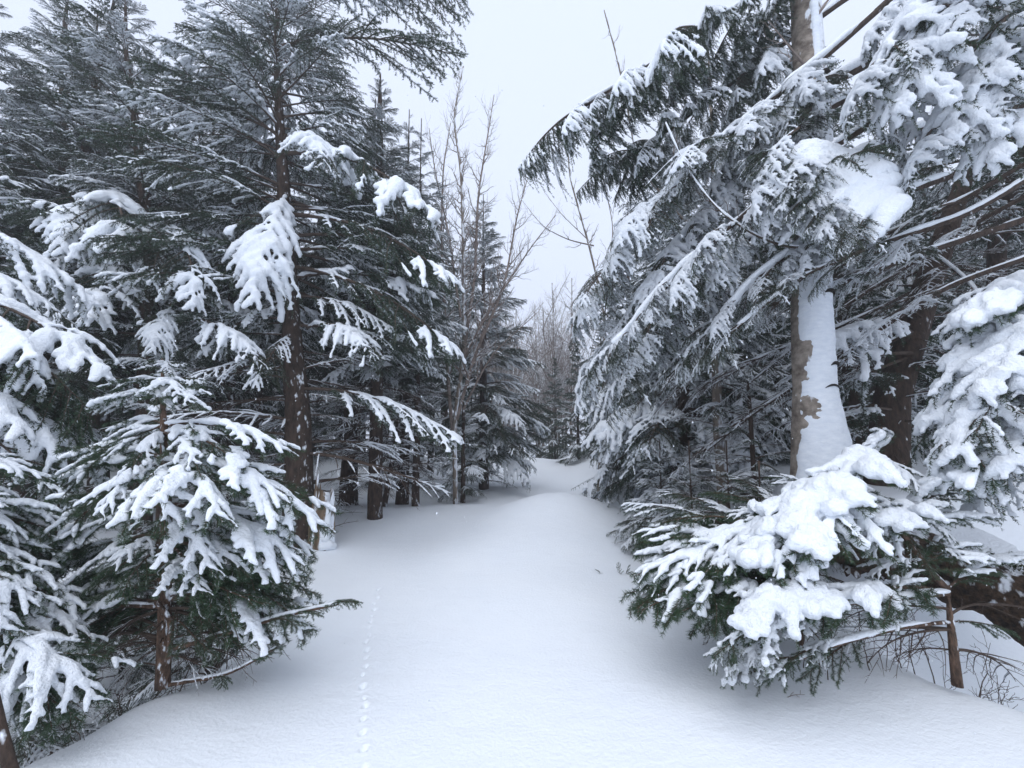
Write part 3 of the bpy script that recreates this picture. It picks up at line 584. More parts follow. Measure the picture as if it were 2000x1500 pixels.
for a, b, k in [((322, 1230, D), (170, 1230, D+.3), 'fir_sparse'), ((322, 1230, D), (480, 1220, D+.35), 'fir_sparse'), ((322, 1200, D), (420, 1290, D-.15), 'fir_sparse'), ((322, 1210, D), (230, 1280, D-.15), 'twiggy'), ((322, 1250, D), (560, 1260, D+.2), 'twiggy'), ((322, 1250, D), (120, 1270, D+.1), 'twiggy'), ((322, 1280, D), (440, 1330, D), 'twiggy'), ((322, 1150, D), (60, 1210, D), 'fir'), ((322, 1160, D), (610, 1235, D+.1), 'fir'), ((322, 1140, D), (520, 1180, D-.2), 'fir_sparse'), ((322, 1140, D), (170, 1170, D-.25), 'fir_sparse')]:
    bough(k, sap, at(*a), at(*b), random.uniform(-.2, .2), 1.05)
D = 2.15; t_ = []
def T2(v0, k, ends, sy=1.05):
    for e in ends: t_.append(((-190, v0, D), e, k, random.uniform(-.12, .12), sy))
T2(900, 'fir', [(95, 935, D+.25), (60, 910, D+.4)], 1)
T2(980, 'fir', [(60, 1050, D+.3), (130, 1020, D+.5), (20, 990, D+.1)], 1)
T2(1080, 'fir', [(120, 1150, D+.3), (70, 1190, D+.1), (30, 1240, D), (140, 1080, D+.5)], 1.1)
for e_ in [(190, 1260, D+.35), (200, 1375, D+.1), (120, 1330, D+.15), (60, 1400, D), (150, 1250, D+.5), (0, 1180, D), (175, 1300, D+.25), (90, 1290, D+.1)]:
    c_ = ((-190+e_[0])/2-20, 1150+(e_[1]-1150)*.35, D+(e_[2]-D)*.5); t_.append(((-190, 1150, D), (c_[0]+60, c_[1]+20, c_[2]), 'fir', 0, 1.1)); t_.append((c_, e_, 'fir', random.uniform(-.2, .2), 1.15)); t_.append((c_, (e_[0]-70, e_[1]+30, e_[2]-.1), 'fir', random.uniform(-.2, .2), 1.1)); t_.append((c_, (e_[0]-30, e_[1]-60, e_[2]+.15), 'fir_sparse', random.uniform(-.2, .2), 1.1))
T2(1230, 'fir_sparse', [(150, 1420, D+.1), (60, 1440, D), (200, 1350, D+.3), (90, 1280, D+.4)])
T2(1120, 'fir', [(150, 1200, D+.6), (90, 1120, D+.6), (180, 1310, D+.5)], 1.2)
T2(1010, 'fir', [(110, 1090, D+.6), (40, 1100, D+.2)], 1.1)
for v_, e_ in [(930, (30, 990, D+.4)), (1020, (100, 1100, D+.45)), (1060, (10, 1130, D+.05)), (1110, (160, 1210, D+.4)), (1140, (90, 1260, D+.15)), (1160, (150, 1340, D+.3)), (1200, (40, 1330, D+.05)), (1220, (110, 1400, D+.2)), (1000, (170, 1080, D+.6))]:
    t_.append(((-110, v_, D+.15), e_, 'fir' if v_ % 20 else 'fir_sparse', random.uniform(-.2, .2), 1.2))
T2(1290, 'twiggy', [(170, 1400, D+.3), (90, 1380, D+.4)])
fir('fir_sapling', 'snow-covered fir boughs reaching in at the lower left corner', [(-190, 1500, D), (-190, 1200, D), (-195, 860, D)], .03, t_)
# thin black pole in the very corner
P = px([(28, 1530, 1.75), (6, 1440, 1.75), (-20, 1330, 1.75)]); rt = empty('dead_pole', tuple(P[0])); tag(rt, 'thin black dead stem in the bottom left corner', 'dead stem'); trunk(rt, P, [.022, .018, .016], M_BARK, 10)
# broken stump left of the trail
p = hit(628, 1068); rt = empty('broken_stump', tuple(p)); tag(rt, 'splintered snow-capped stump beside the big spruce at the trail edge', 'stump')
acc = Acc(); k = 26; H0 = .78; a = np.linspace(0, 2*np.pi, k, endpoint=False); rr = random.Random(2); nv = 9; V = []
for j in range(nv):
    for i in range(k):
        top = H0*(.62+.38*abs(math.sin(a[i]*1.5+.6))+rr.uniform(-.09, .09)*(j == nv-1)); z = -.1+(top+.1)*j/(nv-1); r_ = (.165-.05*j/(nv-1))*(1+.08*math.sin(5*a[i]+1)+.05*math.sin(11*a[i]))*(1 if j < nv-1 else .82)
        V.append((math.cos(a[i])*r_, math.sin(a[i])*r_*.8, z))
V += [(0, 0, H0*.5)]; Tt = []
for j in range(nv-1):
    for i in range(k): i2 = (i+1) % k; Tt += [(j*k+i, j*k+i2, (j+1)*k+i2), (j*k+i, (j+1)*k+i2, (j+1)*k+i)]
for i in range(k): Tt.append(((nv-1)*k+i, (nv-1)*k+(i+1) % k, nv*k))
acc.add(np.array(V), np.array(Tt)); st_ = obj('wood', acc.mesh('wood', [M_WOOD], False), rt)
acc = Acc(); acc.tube(np.array([[-.03, 0, H0*.52], [0, 0, H0*.8], [.02, 0, H0*.9]]), [.085, .08, .045], 12); acc.tube(np.array([[.08, -.09, .1], [.1, -.09, .35], [.09, -.08, .6]]), [.05, .045, .02], 8); acc.tube(np.array([[.02, -.12, .02], [.13, -.06, .04], [.19, 0, .0]]), [.05, .07, .04], 8)
obj('snow', remesh(acc, .012, 'snow', M_SNOW, [(Noise(4, 30), 1)], .008, 3), rt)
P = np.array([[-.17, .02, -.1], [-.15, .02, .3], [-.12, .02, .88], [-.115, .02, .97]]); acc = Acc(); acc.tube(P, [.055, .045, .02, .004], 8); obj('splinter', acc.mesh('splinter', [M_WOOD]), rt)
for i, (u, v, u2, v2) in enumerate([(645, 1005, 712, 1000), (648, 1030, 700, 1018), (650, 992, 690, 1000)]):
    a0 = hit(u, v+8); b0 = hit(u2, v2+10); b0[2] += .08; a0[2] += .06; r = np.random.default_rng(i); acc = Acc(); bare_limbs(r, smooth_path(np.array([a0, (a0+b0)/2+[0, 0, .02], b0])-a0, 8), .006, .12, 1, acc, None, .1, .1)
    tag(obj('fallen_twig', acc.mesh('fallen_twig', [M_TWIG]), loc=a0), ['topmost twig poking from the snow beside the broken stump', 'lowest twig poking from the snow beside the broken stump', 'short twig poking from the snow between two others by the stump'][i], 'twig')
# ------------------------------------------------------------------ right of the trail
W_ = (('weeping', 1),)
x0, y0 = 6.3, 4.0
rb = conifer('spruce_tree', 'huge spruce whose long snow-loaded limbs sweep over the trail from the upper right', x0, y0, 13, .26, 2.6, 70, z_live=7.6, z_dead=9, kinds=H_, lean=(.6, .3), per=4, whorl=.5)
def tk(z): return (x0+.02, y0+.1, z)
def L3(z, pts, *a, **k):
    limb(rb, [tk(z)]+[tuple(at(*p)) for p in pts], *a, world=True, **k)
L3(7.4, [(1700, -150, 4.1), (1480, -10, 4.2), (1300, 105, 4.4), (1130, 215, 4.5)], .045, .012, W_, 26, 1.2, 71, start=.38, snow=.05, ang=.8, droop=.55, bias=(0, -.1, -.15), sy=1.3)
L3(6.7, [(1700, -40, 4.4), (1480, 120, 4.8), (1300, 260, 5.), (1220, 300, 5.1)], .04, .010, W_, 20, .95, 72, start=.4, snow=.03, ang=.8, droop=.6, sy=1.3)
L3(6.3, [(1900, -20, 3.9), (1700, 120, 4.), (1530, 210, 4.1), (1380, 300, 4.3), (1250, 440, 4.6), (1180, 560, 4.9)], .055, .012, H_, 26, 1.1, 73, start=.36, snow=.07, ang=.65, droop=.35, bias=(-.1, -.35, -.35), sy=1.3)
L3(6.0, [(1900, 80, 4.2), (1700, 170, 4.3), (1560, 250, 4.4), (1400, 380, 4.6), (1290, 520, 4.9), (1190, 680, 5.2)], .05, .012, (('spruce_heavy', .8), ('spruce_mid', .2)), 26, 1.15, 74, start=.4, snow=.07, ang=.6, droop=.4, bias=(-.1, -.35, -.4), sy=1.3)
L3(5.3, [(1800, 250, 4.), (1620, 330, 4.), (1500, 440, 4.1), (1330, 560, 4.6), (1250, 700, 4.9)], .05, .012, H_, 20, 1.1, 75, start=.35, snow=.07, ang=.6, droop=.3, bias=(-.1, -.3, -.35), sy=1.3)
L3(4.2, [(1850, 480, 4.1), (1640, 560, 4.2), (1420, 620, 4.6), (1300, 740, 5.)], .035, .010, (('bare_snow', .5), ('spruce_mid', .5)), 18, .95, 76, start=.25, snow=.03, ang=.6, droop=.15)
L3(3.8, [(1850, 560, 4.3), (1640, 700, 4.6), (1480, 800, 4.9), (1380, 880, 5.2)], .03, .008, (('bare_snow', .6), ('dead', .4)), 18, .9, 77, start=.2, snow=.02, ang=.6, droop=.05)
L3(5.0, [(1900, 380, 4.6), (1700, 470, 5.), (1450, 500, 5.4), (1350, 560, 5.6)], .03, .008, (('spruce_mid', .6), ('bare_snow', .4)), 16, 1., 78, start=.25, snow=.03, ang=.7, droop=.2)
L3(7.0, [(2000, -160, 3.2), (1850, -20, 3.1), (1740, 110, 3.1)], .05, .02, (('spruce_heavy', 1),), 14, .9, 79, start=.4, snow=.11, ang=.55, droop=.5, bias=(0, -.35, -.4), sy=1.5)
L3(6.4, [(2050, -20, 3.0), (1960, 90, 3.), (1850, 240, 3.05)], .05, .02, (('spruce_heavy', 1),), 14, .8, 80, start=.4, snow=.12, ang=.5, droop=.4, bias=(0, -.35, -.4), sy=1.5)
L3(4.9, [(1900, 420, 3.6), (1700, 480, 3.6), (1560, 540, 3.7), (1440, 640, 3.9)], .03, .008, (('spruce_mid', .6), ('bare_snow', .4)), 14, .75, 82, start=.3, snow=.03, ang=.65, droop=.3)
L3(4.6, [(1900, 440, 4.8), (1650, 600, 5.), (1450, 760, 5.3)], .03, .008, (('bare_snow', .5), ('dead', .5)), 16, .9, 83, start=.2, snow=.02, ang=.6, droop=.1)
for a, b, k in [((1980, -90, 3.), (1700, 180, 3.), 'spruce_heavy'), ((1960, -20, 3.), (1740, 235, 2.95), 'spruce_heavy'), ((2040, 40, 3.), (1840, 290, 2.95), 'spruce_heavy'), ((1900, -120, 3.1), (1790, 130, 2.9), 'spruce_heavy'), ((2080, -30, 3.), (1900, 200, 2.8), 'spruce_heavy'), ((2100, 90, 3.), (1930, 330, 2.85), 'spruce_heavy'), ((1850, -60, 3.2), (1690, 100, 3.3), 'spruce_heavy'), ((1880, 40, 3.3), (1780, 260, 3.3), 'spruce_heavy')]:
    bough(k, rb, at(*a), at(*b), random.uniform(-.2, .2), 1.25)
L3(6.0, [(1900, 130, 3.5), (1720, 230, 3.45), (1560, 330, 3.5), (1420, 450, 3.7), (1300, 560, 4.0), (1200, 680, 4.3)], .04, .010, (('spruce_heavy', .75), ('spruce_mid', .25)), 24, .8, 84, start=.42, snow=.06, ang=.55, droop=.4, bias=(-.15, -.2, -.4), sy=1.2)
L3(5.6, [(1900, 330, 3.7), (1720, 400, 3.6), (1600, 450, 3.6), (1480, 540, 3.8), (1380, 660, 4.1)], .035, .010, (('spruce_heavy', .5), ('spruce_mid', .5)), 18, .7, 85, start=.42, snow=.05, ang=.6, droop=.35, bias=(-.1, -.2, -.35), sy=1.2)
L3(7.2, [(1800, -60, 3.7), (1640, 90, 3.7), (1500, 200, 3.8), (1380, 310, 4.), (1290, 400, 4.3)], .04, .010, (('spruce_heavy', .5), ('spruce_mid', .5)), 20, .75, 86, start=.42, snow=.05, ang=.6, droop=.4, bias=(-.1, -.15, -.35), sy=1.2)
# white slab of snow lying on one spray
acc = Acc(); c = at(1640, 345, 3.3); e1 = np.array([-.88, -.15, -.38]); e2 = np.array([.22, -.34, -.92]); rr = np.random.default_rng(3)
e1 /= np.linalg.norm(e1); e2 -= e1*(e1@e2); e2 /= np.linalg.norm(e2)
for i in range(11):
    f = (i-5)/5.; s0_ = c+e2*.42*f-e1*.50*(1-.35*abs(f)); s1_ = c+e2*.50*f+e1*(.50-.2*abs(f)+rr.uniform(-.09, .10)); q = np.linspace(0, 1, 9)[:, None]
    Q = s0_*(1-q)+s1_*q; Q[:, 2] += .10*np.sin(q[:, 0]*math.pi)-.10*f*f-.10*q[:, 0]**3; acc.tube(Q-np.array(rb.location), np.array([.03, .06, .08, .085, .085, .08, .07, .05, .022])*rr.uniform(.7, 1.3), 8, 0, 1, .8)
sl_ = obj('branch', LIB['spruce_heavy'][0][1], rb); sl_.matrix_basis = Matrix.Translation(Vector(c-e1*.7-np.array(rb.location))) @ basis(e1) @ Matrix.Diagonal((.55, .7, .5, 1)); obj('needles', LIB['spruce_heavy'][0][2], sl_)
so_ = obj('snow', remesh(acc, .016, 'snow', M_SNOW, [(Noise(8, 30), .5), (Noise(9, 9), 1), (Noise(10, 90), .3)], .026, 4), rb); so_['label'] = 'large smooth white slab of snow'
for a, b in [((1560, 250, 3.4), (1480, 420, 3.3)), ((1700, 300, 3.35), (1790, 400, 3.2)), ((1680, 250, 3.4), (1780, 330, 3.25)), ((1650, 330, 3.4), (1730, 450, 3.2)), ((1540, 300, 3.5), (1500, 460, 3.4)), ((1740, 240, 3.4), (1800, 290, 3.2))]:
    bough('spruce_heavy', rb, at(*a), at(*b), random.uniform(-.2, .2), 1.)
for f in np.linspace(-1.05, 1.05, 15):
    bough('spruce_heavy' if random.random() < .5 else 'spruce_mid', rb, c+e2*.4*f+e1*.1, c+e2*.62*f+e1*(.72-.15*abs(f))+np.array([0, 0, -.12]), 0, .9)
# dark trunks behind
d1 = tree_px('spruce_tree', 'leaning dark spruce trunk at the right, tilted to the right behind the birch', [(1715, 850, 5.4), (1740, 780, 5.4), (1800, 590, 5.4), (1850, 450, 5.4), (1890, 330, 5.4), (1950, 130, 5.4)], 9.5, r0=.19, spread=2.0, seed=81, z_live=4.0, z_dead=.8, kinds=LM, per=4, dead=1., dead_len=1.1, sector=off_view(5, 5.2, 9, .6))
tree_px('spruce_tree', 'thinner black spruce trunk leaning right near the right edge', [(1915, 630, 6.2), (1945, 480, 6.2), (1985, 330, 6.2), (2010, 200, 6.2)], 9, r0=.115, spread=1.8, seed=82, z_live=3.8, z_dead=.4, kinds=LM, per=4, dead=1.)
for pts, s_ in [([(1860, 430, 5.3), (1640, 520, 4.9), (1450, 640, 4.9), (1330, 760, 5.1)], 1), ([(1990, 430, 5.), (1850, 480, 4.9), (1650, 540, 4.8), (1500, 560, 4.9)], 2), ([(1800, 560, 5.3), (1640, 640, 5), (1470, 700, 5.1), (1380, 760, 5.3)], 3), ([(1790, 640, 5.3), (1600, 740, 5.4), (1450, 840, 5.6)], 4), ([(1830, 500, 5.3), (1900, 560, 4.6), (1960, 640, 4.2)], 5)]:
    limb(d1, pts, .022, .006, (('dead', .5), ('bare_snow', .5)), 18, .9, 90+s_, start=.1, snow=.022, ang=.6, droop=.1)
for a, b, k in [((1760, 740, 5.2), (1640, 760, 4.7), 'spruce_mid'), ((1780, 650, 5.2), (1615, 690, 4.3), 'spruce_heavy'), ((1780, 690, 5.2), (1500, 760, 5.), 'bare_snow'), ((1770, 700, 5.2), (1560, 860, 5.4), 'spruce_mid'), ((1740, 800, 5.2), (1620, 850, 4.7), 'spruce_mid'), ((1800, 620, 5.2), (1640, 560, 5.6), 'spruce_mid'), ((1790, 660, 5.2), (1900, 720, 4.9), 'spruce_light'), ((1780, 720, 5.3), (1880, 790, 5.), 'bare_snow')]:
    bough(k, d1, at(*a), at(*b), 0, 1)
# birch
P = px([(1607, 965, 4.2), (1603, 900, 4.2), (1590, 760, 4.2), (1583, 600, 4.2), (1588, 450, 4.2), (1592, 260, 4.25), (1578, 100, 4.3), (1570, -60, 4.35), (1560, -400, 4.6)]); P[0, 2] -= .4
bi = empty('birch_tree', tuple(P[0])); tag(bi, 'birch with peeling tan bark, its right side plastered white with snow', 'birch')
rad = [.33, .25, .185, .175, .17, .165, .155, .145, .11]; tr, Q, Rr = trunk(bi, P, rad, M_BIRCH, 28, amp=.05, seed=5); Q = Q-np.array(bi.location)
# snow plastered on the windward side
n = 260; t = np.linspace(0, 1, n); s = np.linspace(0, 1, len(Q)); Qf = np.stack([np.interp(t, s, Q[:, j]) for j in range(3)], 1); Rf = np.interp(t, s, Rr); m = 40; nz = Noise(31, 5); nz2 = Noise(32, 19); V = []; 
ang = np.linspace(-1, 1, m)
for j in range(n):
    z = Qf[j, 2]; low = S((1.5-z)/1.2); c0 = math.radians(-92-4*low); half = math.radians(74+10*low-56*S((z-2.5)/1.0)); e = nz(np.array([[0, 0, z*.8]]))[0]*.09+nz2(np.array([[0, 0, z]]))[0]*.06+Noise(37, 60)(np.array([[0, 0, z]]))[0]*.07
    a_ = c0+ang*half; a_[:m//2] += -e*.8*np.linspace(1, 0, m//2); th = (.012+.022*low)*np.clip(1-np.abs(ang)**3, 0, 1)-.006*(np.abs(ang) > .93)
    PP = np.stack([Qf[j, 0]+np.cos(a_)*(Rf[j]+th), Qf[j, 1]+np.sin(a_)*(Rf[j]+th), np.full(m, z)], 1); V.append(PP+(Noise(33, 14)(PP)*.006+Noise(34, 45)(PP*np.array([1, 1, 2.]))*.004)[:, None]*np.stack([np.cos(a_), np.sin(a_), 0*a_], 1))
V = np.vstack(V); idx = np.arange((n-1)*m).reshape(n-1, m)[:, :-1].ravel(); hole = Noise(35, 6); hv = hole(V*np.array([1, 1, 2.5]))+.35*Noise(36, 30)(V)
q = np.stack([idx, idx+1, idx+m+1, idx+m], 1); 
obj('snow_coat', mesh('snow_coat', V, q, [M_TSNOW]), bi)
for z, a_, w in [(2.35, -1.1, .10), (1.62, -.95, .08), (4.9, -1.2, .11), (1.4, -1.3, .05)]:
    j = int(np.argmin(abs(Qf[:, 2]-z))); q = np.linspace(-1, 1, 9); Pm = np.stack([Qf[j, 0]+np.cos(a_+q*.45)*(Rf[j]+.017), Qf[j, 1]+np.sin(a_+q*.45)*(Rf[j]+.017), z+.03*(1-q**2)], 1); acc = Acc(); acc.tube(Pm, w*.22*(1-.85*q**2), 7); obj('scar', acc.mesh('scar', [M_DARK]), bi)
for a, b in [((1590, 150, 4.2), (1500, 40, 4.)), ((1575, 60, 4.2), (1660, -60, 4.1))]:
    acc = Acc(); a3, b3 = at(*a), at(*b); bare_limbs(np.random.default_rng(4), smooth_path(np.array([a3, (a3+b3)/2, b3]), 9)-np.array(bi.location), .018, .5, 2, acc, None, .3, .15); obj('limb', acc.mesh('limb', [M_BARETWIG]), bi)
# slim trunk right of the trail
tree_px('spruce_tree', 'slim straight spruce with bare lower trunk, between trail and birch', [(1412, 960, 5.6), (1400, 800, 5.6), (1398, 600, 5.6), (1394, 300, 5.6), (1386, 150, 5.6)], 7.5, r0=.062, spread=1.0, seed=83, z_live=1.6, z_dead=.3, kinds=(('bare_snow', .6), ('spruce_mid', .4)), per=4, dead=1., whorl=.4, bark=M_GREYBARK)
# spruces along the trail's right edge
tree_px('spruce_tree', 'snow-draped spruce right of the trail with skirts reaching the snow', [(1335, 960, 7.6), (1330, 500, 7.6)], 7.2, r0=.11, spread=2.5, seed=84, z_live=.45, z_dead=.3, kinds=H_, per=8, whorl=.28, droop_low=-.5)
tree_px('spruce_tree', 'lower bushy spruce between the snow-draped spruce and the trail bend', [(1240, 935, 10.2), (1240, 600, 10.2)], 5.2, r0=.08, spread=1.8, seed=85, z_live=.3, z_dead=.3, kinds=H_, per=7, whorl=.27, droop_low=-.45)
tree_px('spruce_tree', 'pointed spruce top rising against the sky behind the right-hand boughs', [(1228, 900, 14), (1226, 385, 14)], 8.7, r0=.13, spread=1.7, seed=86, z_live=.8, z_dead=.4, kinds=LMH, per=5, whorl=.36)
tree_px('spruce_tree', 'small snow-dusted spruce in the shade to the left of the birch foot', [(1470, 930, 5.0), (1462, 760, 5.0)], 2.0, r0=.03, spread=1.1, seed=87, z_live=.2, z_dead=.1, kinds=(('bare_snow', .4), ('spruce_mid', .6)), per=6, whorl=.2)
s0 = px([(1165, 930, 9.0), (1185, 640, 9.0), (1150, 470, 9.0), (1112, 350, 8.9), (1108, 280, 8.8)]); s0[0, 2] = gz(s0[0, 0], s0[0, 1])-.05
bare_tree('bare_tree', 'thin leafless tree leaning out left over the trail from the right side', [(s0, .035), (px([(1160, 480, 9), (1110, 470, 9), (1060, 445, 8.9), (1015, 385, 8.8)]), .016), (px([(1150, 470, 9), (1100, 420, 9), (1060, 370, 9)]), .012), (px([(1175, 600, 9), (1200, 450, 9), (1170, 330, 9), (1190, 240, 9)]), .014)], 9, side=.45, lv=2, every=.3)
s0 = px([(1410, 960, 6.8), (1400, 500, 6.8), (1250, 330, 6.8), (1200, 100, 6.7), (1180, 20, 6.7)]); s0[0, 2] = gz(s0[0, 0], s0[0, 1])-.05
bare_tree('bare_tree', 'thin leafless stem rising through the upper right boughs into the sky', [(s0, .03), (px([(1380, 440, 6.8), (1480, 200, 6.8), (1500, 20, 6.8)]), .016), (px([(1300, 380, 6.8), (1340, 200, 6.7), (1360, 60, 6.7)]), .012)], 10, side=.5, lv=2, every=.26)
tree_px('spruce_tree', 'low dusted spruce bush at the bank foot, its tips over the trail edge', [(1350, 1010, 4.9), (1345, 860, 4.9)], 1.15, r0=.02, spread=.75, seed=88, z_live=.1, z_dead=.05, kinds=(('bare_snow', .4), ('spruce_mid', .6)), per=6, whorl=.16)
tree_px('spruce_tree', 'small spruce in shade right behind the arched snow-heaped sapling', [(1480, 1060, 4.0), (1482, 900, 4.0)], 1.3, r0=.02, spread=.8, seed=89, z_live=.1, z_dead=.05, kinds=(('bare_snow', .4), ('spruce_mid', .6)), per=6, whorl=.17)
tree_px('spruce_tree', 'leftmost low snowy spruce bush on the right edge of the trail', [(1290, 985, 5.9), (1288, 860, 5.9)], 1.3, r0=.02, spread=.9, seed=188, z_live=.1, z_dead=.05, kinds=(('spruce_heavy', .4), ('spruce_mid', .6)), per=7, whorl=.15)
tree_px('spruce_tree', 'tangled half-bare spruce bush between the trail and the slim spruce trunk', [(1420, 1000, 4.6), (1418, 860, 4.6)], 1.5, r0=.02, spread=1.0, seed=189, z_live=.1, z_dead=.05, kinds=(('spruce_mid', .6), ('bare_snow', .4)), per=7, whorl=.16)
# arching twig limb in front of the right-hand boughs
P = px([(1600, 470, 3.6), (1560, 488, 3.6), (1480, 465, 3.6), (1400, 410, 3.7), (1340, 330, 3.8), (1300, 240, 3.9)]); acc = Acc(); Qa = smooth_path(P-np.array(bi.location), 26); bare_limbs(np.random.default_rng(8), Qa, .014, .3, 2, acc, None, .2, .13); b_ = obj('limb', acc.mesh('limb', [M_TWIG]), bi); b_['label'] = 'dark arching limb with a line of snow'
obj('snow', ridge(Qa, np.linspace(.012, .003, 26), .016, seed=3, cov=.9), b_)
conifer('spruce_tree', 'dark spruce whose dusted sprays enter at the right edge above the young buried spruce', 5.1, 2.7, 7.5, .12, 2.1, 171, z_live=2.5, z_dead=9, kinds=(('spruce_mid', .6), ('spruce_light', .4)), per=6, whorl=.36)
conifer('spruce_tree', 'low spruce bush added beyond the right edge to shade the log hollow', 3.95, 2.3, 2.1, .03, 1.1, 172, z_live=.3, z_dead=9, kinds=(('spruce_mid', .6), ('bare_snow', .4)), per=7, whorl=.18)  # added bush, out of frame, its bulk darkens the hollow below the log
# ------------------------------------------------------------------ fallen log
P = px([(1590, 1050, 4.0), (1700, 1062, 3.85), (1820, 1092, 3.65), (1930, 1138, 3.45), (2140, 1235, 3.1)]); lo = empty('fallen_log', tuple(P[0])); tag(lo, 'thick dark fallen log under deep snow at the lower right', 'fallen log')
Q = smooth_path(P-P[0], 60); nzL = Noise(50, 7); nzM = Noise(51, 22); nzH = Noise(52, 60)
acc = Acc(); acc.tube(Q, np.linspace(.19, .25, 60), 60, 0, noise=lambda V, r: ((nzL(V)*.2+nzM(V)*.2+nzH(V)*.1)*r)[:, None]*np.array([.6, .6, 1])); obj('log', acc.mesh('log', [M_LOG]), lo)
for i in range(34):   # loose bark flakes on the underside
    k = random.randint(2, 57); p = Q[k]+np.array([random.uniform(-.05, .05), random.uniform(-.22, -.05), -random.uniform(.12, .23)]); a = Acc(); w = random.uniform(.02, .05); v = np.array([[-w, 0, .02], [w, .01, .02], [w*.7, -.01, -w*1.3], [-w*.3, -.015, -w*1.8], [-w*1.1, .0, -w*.6]])
    v = np.vstack([v, v+[0, .008, 0]]); T_ = [(0, 1, 2), (0, 2, 3), (0, 3, 4), (7, 6, 5), (8, 7, 5), (9, 8, 5)]+[f for i_ in range(5) for f in ((i_, 5+i_, (i_+1) % 5), ((i_+1) % 5, 5+i_, 5+(i_+1) % 5))]
    fl = obj('bark_flake', mesh('bark_flake', v, T_, [M_LOG], None, False), lo); fl.location = p; fl.rotation_euler = (random.uniform(-.6, .6), 0, random.uniform(-.8, .8))
rr = np.random.default_rng(12); n = 5000; k = rr.integers(0, 60, n); a_ = rr.uniform(.1, 2.3, n); Rl = np.linspace(.17, .24, 60)[k]; c = Q[k]+np.stack([rr.uniform(-.04, .04, n), -np.cos(a_)*Rl, np.sin(a_)*Rl], 1); keep = nzL(c*1.3) > .1; c = c[keep]; n = len(c)
V = np.repeat(c, 3, 0)+rr.normal(0, .006, (3*n, 3)); V[2::3] += np.stack([rr.normal(0, .006, n), -.02*rr.random(n), .02*rr.random(n)], 1); mo = obj('moss', mesh('moss', V, np.arange(3*n).reshape(n, 3), [M_MOSS], None, False), lo)
acc = Acc(); Qs = Q+np.array([.0, .12, .19]); 
for dy, dz, r_ in [(0, .0, .15), (.16, .06, .2), (.34, .1, .24), (-.1, -.03, .09), (-.2, -.11, .05)]:
    acc.tube(Qs+np.array([0, dy, dz]), r_*(1+.2*Noise(60, 3)(Qs+dy)), 12, 0, 1, .8)
obj('snow', remesh(acc, .022, 'snow', M_SNOW, [(Noise(61, 5), 1), (Noise(62, 17), .5)], .03, 6), lo)
P = px([(1985, 1222, 3.2), (2030, 1200, 3.2)]); acc = Acc(); acc.tube(P-P[0], [.035, .05], 9); o_ = obj('broken_knot', acc.mesh('broken_knot', [M_LOG]), lo); o_.location = P[0]-np.array(lo.location)
# ------------------------------------------------------------------ saplings at the right front
D = 2.87
q1 = fir('fir_sapling', 'bent fir sapling at the right front, its lowest limbs lying on the snow', [(1866, 1312, D), (1858, 1230, D), (1850, 1150, D)], .024, [
    ((1852, 1160, D), (1560, 1205, D-.15), 'fir_sparse'), ((1856, 1190, D), (1640, 1220, D+.1), 'twiggy'), ((1858, 1230, D), (1600, 1290, D+.1), 'twiggy'), ((1858, 1230, D), (1700, 1300, D-.1), 'twiggy'), ((1856, 1200, D), (2000, 1190, D+.1), 'twiggy'), ((1862, 1270, D), (1980, 1330, D+.2), 'twiggy'), ((1862, 1270, D), (1740, 1290, D+.3), 'twiggy')])
limb(q1, [(1850, 1152, D), (1800, 1100, D), (1760, 1040, D+.05), (1740, 1010, D+.1)], .02, .016, (('fir', 1),), 2, .25, 21, start=.8, snow=.024, wood=M_BARKRED)
limb(q1, [(1852, 1160, D), (1740, 1178, D-.1), (1620, 1185, D-.2), (1500, 1225, D-.25), (1440, 1262, D-.28)], .012, .005, (('fir', .7), ('fir_lumpy', .3)), 10, .34, 22, start=.45, snow=.03, ang=.5, wood=M_BARKRED, droop=.25, tipk='fir')
limb(q1, [(1858, 1215, D), (1760, 1225, D-.1), (1640, 1250, D-.2), (1540, 1290, D-.14), (1450, 1318, D-.17)], .012, .005, (('fir', .6), ('fir_sparse', .4)), 8, .26, 23, start=.5, snow=.02, ang=.5, wood=M_BARKRED, droop=.15, tipk='fir')
D = 3.3
